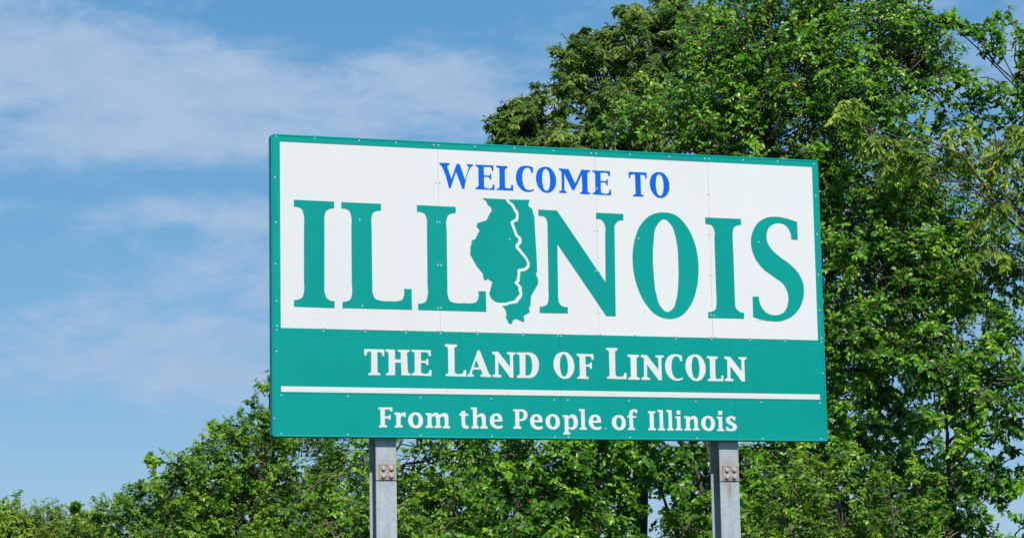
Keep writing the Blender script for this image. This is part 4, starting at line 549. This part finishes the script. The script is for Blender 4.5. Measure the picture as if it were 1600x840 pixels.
def tree(name, label, cat, kind, base, lobes, leaf=0.085, aspect=0.62, dens=1.0, group=None, droop=0.25, up=0.35, bough=0.75, trunk_r=0.13,
         trunk_top=None, singles=0, fruit=0, per_twig=9, twigs=7, gaps=0.35, inner=0.45, stems=1, simple=False):
    """lobes: (u, v, depth, radius in photo px, density)"""
    base = np.array(base, float)
    root = link(name, None); root.location = base; tag(root, label, cat, group)
    LC = np.array([spot(u, v, Y) for u, v, Y, r, dn in lobes]); 
    LR = np.array([r * (seen(c[None])[2][0]) / (CAM_F * 1600) for c, (u, v, Y, r, dn) in zip(LC, lobes)])
    # trunk and limbs
    cen = LC.mean(0) if trunk_top is None else np.array(trunk_top, float)
    for s_ in range(stems):
        b0 = base + np.array([rng.uniform(-.25, .25), rng.uniform(-.2, .2), 0]) * (s_ > 0); c0 = cen + rng.normal(size=3) * 0.4 * (s_ > 0)
        tp = limb_path(b0 - [0, 0, .15], c0, 14, 0.0, 0.05)
        tr = np.linspace(trunk_r, 0.012, 14) * (1 + 0.6 * np.exp(-np.linspace(0, 14, 14))) / (1 if s_ == 0 else 1.5)
        link('trunk', tubes_mesh('trunk', (tp - base)[None], tr[None], 9, BARK), root)
        if s_ == 0: main = tp
    # boughs
    Pc, Gd, Lobe, Rl = [], [], [], []
    for i, (c, r, lb) in enumerate(zip(LC, LR, lobes)):
        near = np.argmin(np.linalg.norm(main - c, axis=1) + np.maximum(0, main[:, 2] - c[2] + 0.3) * 2); a = main[max(2, near)]
        if np.linalg.norm(c - a) > 0.15:
            lp = limb_path(a, c, 9, 0.10, 0.14)
            link('limb', tubes_mesh('limb', (lp - base)[None], np.linspace(trunk_r * .2, .006, 9)[None], 6, BARK), root)
        n = max(4, int(dens * lb[4] * DENSITY * r * r))
        d = randdir(n * 2); d = d[(d[:, 1] < 0.25) | (rng.random(len(d)) < 0.55)][:n]
        rho = inner + (1 - inner) * np.sqrt(rng.random(len(d)))
        p = c + d * rho[:, None] * r * np.array([1, 1, 0.95])
        # gaps: boughs drop out in patches
        h = (np.sin(p[:, 0] * 5.1 + p[:, 2] * 1.9 + i) + np.sin(p[:, 2] * 5.7 - p[:, 0] * 1.3 + 1.7 * i) + np.sin(p[:, 1] * 3.7 + i)) / 3
        keep = h > -0.9 + 1.3 * gaps + rng.normal(0, 0.10, len(p))
        p, d = p[keep], d[keep]
        Pc.append(p); Gd.append(unit(d * 0.8 + np.array([0, 0, up]) + rng.normal(size=p.shape) * 0.38)); Lobe.append(np.repeat(c[None], len(p), 0)); Rl.append(np.full(len(p), r))
    Pc = np.concatenate(Pc); Gd = np.concatenate(Gd); Lobe = np.concatenate(Lobe); B = len(Pc)
    bl = np.minimum(bough, 0.18 + 1.0 * np.concatenate(Rl))          # small sprays carry short boughs
    Lb = bl * rng.uniform(0.6, 1.25, B)
    start = Pc - Gd * (Lb * 0.45)[:, None]
    def on(s):                                     # s (B, K) along the boughs
        return start[:, None] + Gd[:, None] * (s * Lb[:, None])[..., None] - np.array([0, 0, 1.0]) * (droop * Lb[:, None] * s * s)[..., None]
    s5 = np.repeat(np.linspace(0, 1, 5)[None], B, 0); bp = on(s5)
    root_in = start + (Lobe - start) * 0.35
    bp = np.concatenate([root_in[:, None], bp], 1)
    # twigs
    st = np.clip((np.arange(twigs)[None] + rng.uniform(0.1, 0.9, (B, twigs))) / twigs, 0, 1) * 0.85 + 0.15
    tp0 = on(st)
    side = unit(np.cross(Gd, rng.normal(size=(B, 3)))); sg = np.where(np.arange(twigs) % 2 == 0, 1.0, -1.0)
    td = unit(Gd[:, None] * 0.75 + side[:, None] * sg[None, :, None] * 0.75 + rng.normal(size=(B, twigs, 3)) * 0.38 - np.array([0, 0, droop * 0.5]))
    tl = (bl[:, None] * 0.42 * rng.uniform(0.55, 1.2, (B, twigs))) * (1.15 - 0.6 * st)
    tp0 = tp0.reshape(-1, 3); td = td.reshape(-1, 3); tl = tl.ravel(); T = len(tp0)
    # leaves
    q = (np.arange(per_twig)[None] + rng.uniform(0.2, 0.8, (T, per_twig))) / per_twig
    lp = tp0[:, None] + td[:, None] * (q * tl[:, None])[..., None] - np.array([0, 0, 1.0]) * (droop * 0.6 * tl[:, None] * q * q)[..., None]
    ts = unit(np.cross(td, np.array([0, 0, 1.0]) + rng.normal(size=(T, 3)) * 0.3)); sg = np.where(np.arange(per_twig) % 2 == 0, 1.0, -1.0)
    ld = td[:, None] * 0.55 + ts[:, None] * sg[None, :, None] * 0.85 + rng.normal(size=(T, per_twig, 3)) * 0.35 - np.array([0, 0, 0.15 + droop])
    outd = unit(np.repeat(Pc - Lobe, twigs, 0))
    ln_ = np.array([-0.06, -0.55, 0.72]) + outd[:, None] * 0.45 + rng.normal(size=(T, per_twig, 3)) * 0.42
    size = leaf * rng.uniform(0.6, 1.2, (T, per_twig)) * (1.08 - 0.35 * q)
    btint = rng.normal(0, 0.19, B); ttint = np.repeat(btint, twigs)[:, None] + rng.normal(0, 0.05, (T, 1))
    tint = np.clip(0.45 + ttint + rng.normal(0, 0.12, (T, per_twig)) + 0.30 * (q - 0.5), 0.0, 0.9)  # lighter towards twig tips: a sunlit look painted into the leaf tint
    odd = rng.random(tint.shape) < 0.003; tint = np.where(odd, 1.0, tint)
    lp, ld, ln_ = lp.reshape(-1, 3), ld.reshape(-1, 3), ln_.reshape(-1, 3); size, tint = size.ravel(), tint.ravel()
    d, s, n = leaf_frames(ld, ln_); wd = aspect * rng.uniform(0.8, 1.2, len(lp)); curl = rng.uniform(0.5, 1.7, len(lp))
    # keep the ground clear
    ok = lp[:, 2] > 0.25; lp, d, s, n, size, tint, wd, curl = [a[ok] for a in (lp, d, s, n, size, tint, wd, curl)]
    single = np.zeros(len(lp), bool)
    if singles:
        mid = lp + d * size[:, None] * 0.5
        u, v, z = seen(mid); view = unit(mid - CAM_P)
        show = size * np.sqrt(np.abs((n * view).sum(1))) / z
        inside = (u > 8) & (u < 1592) & (v > 8) & (v < 832) & ~((u > 415) & (u < 1300) & (v > 205) & (v < 694))
        front = -(mid - LC.mean(0)) @ fwd
        score = np.where(inside, show * 1600 * CAM_F + front * 5.0, -1e9)
        single[np.argsort(-score)[:singles]] = True; single &= inside
    ns = ~single
    o = link('crown', leaves_mesh('crown', (lp - base)[ns], d[ns], s[ns], n[ns], size[ns], wd[ns], tint[ns], LM[kind], curl[ns], simple), root); o['kind'] = 'stuff'
    lib = unit_leaf(kind, aspect, 1.0) if singles else None
    for i in np.nonzero(single)[0]:
        o = link('leaf', lib[int(tint[i] * 7.99)], root)
        mx = Matrix.Identity(4)
        for r_ in range(3):
            mx[r_][0], mx[r_][1], mx[r_][2], mx[r_][3] = d[i][r_] * size[i], s[i][r_] * size[i] * wd[i] / aspect, n[i][r_] * size[i] * curl[i], lp[i][r_] - base[r_]
        o.matrix_local = mx
    # branchlets and twigs
    br = np.linspace(1, 0.25, 6)[None] * (0.0105 * bough / 0.75 * rng.uniform(0.7, 1.2, (B, 1)))
    bm1 = tubes_mesh('branches', bp - base, br, 5, TWIG); o = link('branches', bm1, root); o['kind'] = 'stuff'
    t3 = np.linspace(0, 1, 3)[None, :, None]
    tw = tp0[:, None] + td[:, None] * t3 * tl[:, None, None] - np.array([0, 0, 1.0]) * droop * 0.6 * tl[:, None, None] * t3 ** 2
    o = link('twigs', tubes_mesh('twigs', tw - base, np.repeat(np.array([[.0035, .0028, .0015]]), T, 0), 3, TWIG), root); o['kind'] = 'stuff'
    if fruit:
        pk = rng.integers(0, T, fruit); nb = 3
        c = np.repeat(tp0[pk] + td[pk] * (tl[pk] * rng.uniform(.2, .9, fruit))[:, None], nb, 0) + rng.normal(size=(fruit * nb, 3)) * 0.022 - [0, 0, .025]
        r_ = rng.uniform(.007, .013, len(c))
        oc = np.array([(1, 0, 0), (-1, 0, 0), (0, 1, 0), (0, -1, 0), (0, 0, 1), (0, 0, -1)], float)
        of = np.array([(0, 2, 4), (2, 1, 4), (1, 3, 4), (3, 0, 4), (2, 0, 5), (1, 2, 5), (3, 1, 5), (0, 3, 5)])
        V = (c - base)[:, None] + oc[None] * r_[:, None, None]; L = (of.ravel()[None] + (np.arange(len(c)) * 6)[:, None]).ravel()
        o = link('fruit', mesh_np('fruit', V.reshape(-1, 3), L, np.arange(len(c) * 8) * 3, FRUIT, True), root); o['kind'] = 'stuff'
    return root, len(lp)
def foot(u, Y):                                  # where a trunk meets the ground
    p = spot(u, 800, Y); return (p[0], Y, 0.0)
N_LEAF = 0
def grow(*a, **k):
    global N_LEAF
    _, n = tree(*a, **k); N_LEAF += n
# ash like tree behind the top edge of the sign
grow('tree', 'tree with hanging pointed leaflets rising above the top edge of the sign', 'tree', 'ash', foot(1000, 9.5),
     [(1035, 62, 9.5, 72, 1), (1030, 14, 9.6, 44, 1), (1060, 8, 9.6, 26, .9), (985, 72, 9.5, 52, 1), (955, 72, 9.6, 32, .9), (982, 20, 9.6, 12, 1), (906, 50, 9.6, 8, 1.5), (877, 52, 9.6, 8, 1.5), (932, 58, 9.6, 10, 1.2), (778, 212, 9.6, 10, 1.2), (788, 178, 9.6, 9, 1.2), (1095, 70, 9.4, 66, 1), (1122, 18, 9.6, 22, .8), (1090, 22, 9.6, 26, .8),
      (940, 130, 9.5, 68, 1), (1010, 180, 9.3, 80, 1), (922, 82, 9.6, 32, .9), (903, 74, 9.6, 15, .9), (884, 72, 9.6, 20, 1), (893, 118, 9.5, 42, 1), (868, 160, 9.5, 36, 1), (890, 205, 9.4, 62, 1),
      (838, 178, 9.5, 34, 1), (815, 205, 9.5, 40, 1), (795, 205, 9.5, 26, 1), (835, 240, 9.4, 50, 1), (803, 180, 9.6, 18, .9), (960, 250, 9.4, 100, .6), (1080, 280, 9.2, 140, .5), (880, 310, 9.5, 90, .4)],
     leaf=0.108, aspect=0.40, droop=0.40, up=0.50, dens=1.3, bough=0.62, per_twig=9, trunk_r=0.16, trunk_top=spot(1000, 260, 9.5), singles=200, gaps=0.32, simple=True)
# main mulberry like tree
grow('tree', 'tall dense glossy leaved tree with brownish fruit behind the right end of the sign', 'tree', 'mulberry', foot(1290, 6.5),
     [(1200, 100, 6.2, 125, 1), (1330, 60, 6.3, 130, 1), (1235, -20, 6.5, 110, 1), (1400, 20, 6.4, 55, 1), (1185, 40, 6.3, 36, .5), (1130, 130, 6.1, 80, .8), (1060, 200, 6.0, 80, .8), (985, 205, 5.9, 55, .6), (1395, 130, 6.0, 92, 1), (1420, 80, 6.2, 50, .9), (1290, 180, 5.8, 120, 1),
      (1180, 230, 5.8, 110, 1), (1360, 290, 5.7, 110, 1), (1310, 330, 5.5, 80, 1), (1430, 380, 5.8, 100, .8), (1350, 420, 5.4, 105, 1), (1460, 250, 6.2, 62, .8), (1500, 340, 6.0, 75, .8), (1540, 440, 5.8, 70, .8), (1490, 420, 5.7, 70, .8), (1325, 500, 5.3, 82, 1), (1420, 470, 5.5, 80, .9), (1305, 590, 5.5, 48, .9), (1325, 555, 5.4, 46, .9), (1312, 650, 5.4, 38, .9),
      (1150, 380, 6.3, 140, .35)],
     leaf=0.068, aspect=0.66, droop=0.22, up=0.35, dens=1.3, trunk_r=0.17, trunk_top=spot(1300, 200, 6.5), singles=250, fruit=1900, gaps=0.36)
# sparse crown at the right edge
grow('tree', 'airy thin crown with sky showing through, at the top right corner', 'tree', 'mulberry', foot(1690, 6.0),
     [(1585, 62, 6.0, 44, .9), (1545, 52, 6.0, 20, .7), (1598, 120, 6.0, 44, .9), (1500, 118, 5.9, 18, .35), (1492, 150, 5.9, 20, .4), (1475, 30, 5.9, 10, .3), (1510, 40, 5.9, 12, .35), (1530, 66, 5.9, 14, .35), (1550, 150, 5.8, 36, .8), (1605, 190, 5.8, 50, .9), (1510, 172, 5.8, 28, .5), (1650, 100, 6.0, 60, .6)],
     leaf=0.080, aspect=0.60, droop=0.2, up=0.4, dens=1.0, trunk_r=0.05, trunk_top=spot(1600, 150, 6.0), singles=100, bough=0.6, gaps=0.3)
# boxelder like tree with pale drooping leaves
grow('tree', 'pale yellow green tree with long drooping leaflets at the far right edge', 'tree', 'boxelder', foot(1680, 4.6),
     [(1322, 165, 4.4, 15, .8), (1335, 190, 4.4, 18, .8), (1362, 205, 4.4, 20, .8), (1395, 225, 4.5, 24, .8), (1425, 245, 4.5, 26, .8), (1455, 240, 4.6, 26, .8), (1500, 225, 4.6, 32, .8), (1545, 175, 4.6, 30, .7), (1560, 215, 4.6, 40, .8), (1595, 250, 4.7, 50, .9), (1530, 265, 4.7, 36, .7), (1590, 330, 4.7, 50, .7), (1545, 385, 4.7, 36, .6), (1595, 420, 4.7, 44, .7), (1590, 520, 4.7, 30, .5), (1655, 330, 4.8, 80, .6)],
     leaf=0.100, aspect=0.36, droop=0.60, up=0.15, dens=0.9, trunk_r=0.06, trunk_top=spot(1640, 380, 4.7), singles=150, gaps=0.35, bough=0.6)
# lower right boughs
grow('tree', 'bushy bright green tree below the drooping pale tree, right of the sign', 'tree', 'mulberry', foot(1490, 5.0),
     [(1455, 525, 5.0, 62, 1), (1520, 590, 4.9, 66, 1), (1560, 540, 5.0, 50, .9), (1470, 620, 4.9, 52, 1), (1535, 640, 4.9, 46, .9), (1495, 690, 4.9, 48, .9), (1500, 745, 5.0, 46, .8), (1455, 760, 5.1, 46, .7), (1575, 600, 5.0, 32, .9), (1535, 720, 5.2, 26, .5), (1572, 665, 5.1, 16, .5), (1580, 715, 5.2, 15, .3), (1593, 745, 5.2, 14, .25), (1565, 750, 5.2, 14, .4), (1545, 775, 5.2, 20, .6), (1470, 850, 5.0, 60, .9), (1590, 850, 4.9, 42, 1), (1535, 845, 4.9, 44, 1)],
     leaf=0.076, aspect=0.64, droop=0.28, up=0.3, dens=1.0, trunk_r=0.10, trunk_top=spot(1480, 650, 5.3), singles=250, fruit=60, gaps=0.40)
grow('shrub', 'yellowish green shrub with upright shoots, just right of the right post', 'shrub', 'shrub', foot(1330, 3.6),
     [(1320, 800, 3.6, 75, 1), (1240, 790, 3.7, 75, 1), (1400, 800, 3.7, 55, .9), (1290, 735, 3.8, 46, .8), (1380, 880, 3.7, 80, .9), (1250, 890, 3.7, 90, .9), (1440, 740, 3.7, 14, .7), (1415, 770, 3.7, 26, .7)],
     leaf=0.064, aspect=0.55, droop=0.10, up=0.7, dens=1.1, trunk_r=0.05, trunk_top=spot(1320, 840, 3.6), singles=200, gaps=0.42, stems=3, bough=0.6)
# thicket below the sign
grow('tree', 'dense dark thicket tree with glossy leaves under the middle of the sign', 'tree', 'mulberry', foot(820, 5.0),
     [(850, 712, 5.0, 56, 1), (930, 702, 5.0, 52, .9), (780, 705, 5.1, 46, .9), (985, 700, 5.1, 40, .9), (800, 775, 4.9, 56, 1), (875, 785, 4.9, 58, 1), (745, 715, 5.1, 40, .9), (770, 840, 4.8, 66, 1), (860, 860, 4.8, 66, 1), (1010, 705, 5.1, 46, .9), (950, 850, 4.9, 46, .8), (1055, 735, 5.0, 44, .9), (1060, 835, 4.9, 50, .9), (935, 770, 5.2, 30, .5), (900, 620, 5.3, 110, .5), (1020, 610, 5.3, 110, .5)],
     leaf=0.076, aspect=0.66, droop=0.28, up=0.3, dens=1.05, trunk_r=0.12, trunk_top=spot(880, 700, 5.3), singles=250, fruit=50, gaps=0.46, stems=2)
grow('tree', 'leafy tree under the sign, close beside the left of the right post', 'tree', 'mulberry', foot(1190, 5.6),
     [(1130, 740, 5.6, 62, .8), (1180, 730, 5.3, 55, 1), (1220, 700, 5.4, 55, 1), (1100, 800, 5.5, 55, .8), (1180, 820, 5.2, 70, 1), (1270, 690, 5.3, 55, .9), (1130, 880, 5.2, 70, .9), (1160, 630, 5.6, 110, .5)],
     leaf=0.075, aspect=0.64, droop=0.28, up=0.3, dens=1.0, trunk_r=0.12, trunk_top=spot(1080, 690, 5.6), singles=150, gaps=0.44, stems=3)
grow('tree', 'small leaved tree with tangled bare twigs around and left of the left post', 'tree', 'elm', foot(610, 6.5),
     [(640, 715, 6.5, 60, 1), (705, 700, 6.5, 46, .9), (560, 715, 6.6, 45, .8), (700, 770, 6.4, 50, 1), (600, 800, 6.3, 62, 1), (680, 845, 6.2, 66, 1), (520, 755, 6.5, 50, .9), (540, 840, 6.3, 70, 1), (640, 620, 6.6, 100, .5)],
     leaf=0.066, aspect=0.62, droop=0.22, up=0.35, dens=1.1, trunk_r=0.10, trunk_top=spot(610, 740, 6.5), singles=150, gaps=0.40, stems=2)
# darker trees deeper in the thicket
grow('tree', 'dark tree deep in the thicket, seen through gaps below the middle of the sign', 'tree', 'mulberry', foot(900, 8.5),
     [(700, 800, 8.5, 80, 1), (800, 780, 8.6, 85, 1), (900, 720, 8.6, 80, 1), (860, 840, 8.4, 85, 1), (620, 790, 8.6, 70, .9), (760, 710, 8.6, 60, 1), (950, 840, 8.5, 60, 1), (1060, 730, 8.6, 65, .9), (1080, 840, 8.5, 60, .9)],
     leaf=0.095, aspect=0.66, droop=0.25, up=0.3, dens=0.9, trunk_r=0.13, trunk_top=spot(860, 780, 8.6), gaps=0.15, inner=0.2, simple=True)
grow('tree', 'dark tree deep in the thicket, filling the hollows right of the right post', 'tree', 'mulberry', foot(1360, 8.8),
     [(1180, 770, 8.8, 75, 1), (1280, 740, 8.8, 80, 1), (1370, 700, 8.8, 85, .7), (1340, 610, 8.8, 75, .7), (1430, 620, 8.9, 75, .7), (1460, 730, 8.8, 75, .7), (1400, 810, 8.7, 80, 1), (1280, 840, 8.7, 80, 1), (1500, 560, 9, 65, .8), (1400, 520, 9, 75, .8), (1500, 830, 8.8, 50, .8)],
     leaf=0.095, aspect=0.66, droop=0.25, up=0.3, dens=0.85, trunk_r=0.14, trunk_top=spot(1370, 680, 8.8), gaps=0.15, inner=0.2, simple=True)
# left slope
grow('tree', 'light green tree sloping down to the left from the lower left corner of the sign', 'tree', 'elm', foot(420, 13),
     [(440, 625, 13, 28, .4), (421, 600, 13, 11, .4), (404, 640, 13, 16, .5), (432, 655, 13, 26, .5), (408, 672, 13, 28, .7), (372, 680, 13, 26, .8), (338, 672, 13, 10, .7), (335, 705, 13, 34, 1), (395, 725, 13, 60, 1), (300, 735, 13, 34, 1), (330, 765, 13, 50, 1), (470, 720, 13, 60, 1), (265, 765, 13, 30, 1), (290, 815, 13, 55, 1), (380, 810, 13, 75, 1), (470, 820, 13, 75, 1), (300, 862, 13, 50, 1), (360, 870, 12.8, 60, 1), (440, 875, 12.8, 65, 1), (520, 850, 13, 65, 1), (540, 770, 13, 60, 1), (390, 790, 14, 70, 1), (310, 800, 14, 45, 1), (235, 722, 13.2, 9, .8), (248, 738, 13.1, 12, .8), (480, 640, 13.2, 80, .5)],
     leaf=0.068, aspect=0.56, droop=0.16, up=0.75, dens=1.9, simple=True, trunk_r=0.14, trunk_top=spot(410, 760, 13), singles=0, gaps=0.26, per_twig=8, bough=0.5)
grow('tree', 'low light green tree left of the sloping tree, its twigs reaching up into the sky', 'tree', 'elm', foot(230, 14),
     [(245, 795, 14, 36, 1), (205, 805, 14, 30, 1), (170, 820, 14, 30, 1), (140, 832, 14, 26, 1), (255, 845, 14, 50, 1), (200, 850, 14, 50, 1), (192, 772, 14, 9, .8), (222, 768, 14, 9, .8), (116, 800, 14, 9, .7), (150, 800, 14, 10, .7)],
     leaf=0.064, aspect=0.56, droop=0.15, up=0.6, dens=2.0, simple=True, trunk_r=0.09, trunk_top=spot(225, 830, 14), gaps=0.3, per_twig=8, bough=0.5)
far = [(25, 832, 30, 36, 'yellow green bush at the far left, in front of a darker treetop'), (78, 834, 30.5, 38, 'rounded yellow green bush second from the far left, far behind the sign'),
       (128, 838, 30, 34, 'yellow green bush next to the low light green tree, far behind the sign')]
for u, v, Y, r, lab in far:
    grow('bush', lab, 'bush', 'far', foot(u, Y), [(u, v, Y, r, 1), (u - 18, v + 12, Y, r * .8, 1), (u + 20, v + 10, Y, r * .8, 1), (u + 6, v - 18, Y, r * .5, .8)],
         leaf=0.085, aspect=0.55, droop=0.1, up=0.6, dens=2.0, simple=True, trunk_r=0.06, trunk_top=spot(u, 842, Y), gaps=0.2, per_twig=6, twigs=6, bough=0.6, group='bushes far behind the sign on the left')
grow('tree', 'dark green treetop just showing above the bushes at the far left edge', 'tree', 'mulberry', foot(5, 40), [(8, 800, 40, 20, 1), (22, 782, 40, 9, 1), (-10, 815, 40, 28, 1), (14, 830, 40, 24, 1)],
     leaf=0.12, aspect=0.5, droop=0.15, up=0.6, dens=0.8, trunk_r=0.12, trunk_top=spot(5, 815, 40), gaps=0.2, per_twig=6, twigs=6, bough=0.7)
print('leaves', N_LEAF)
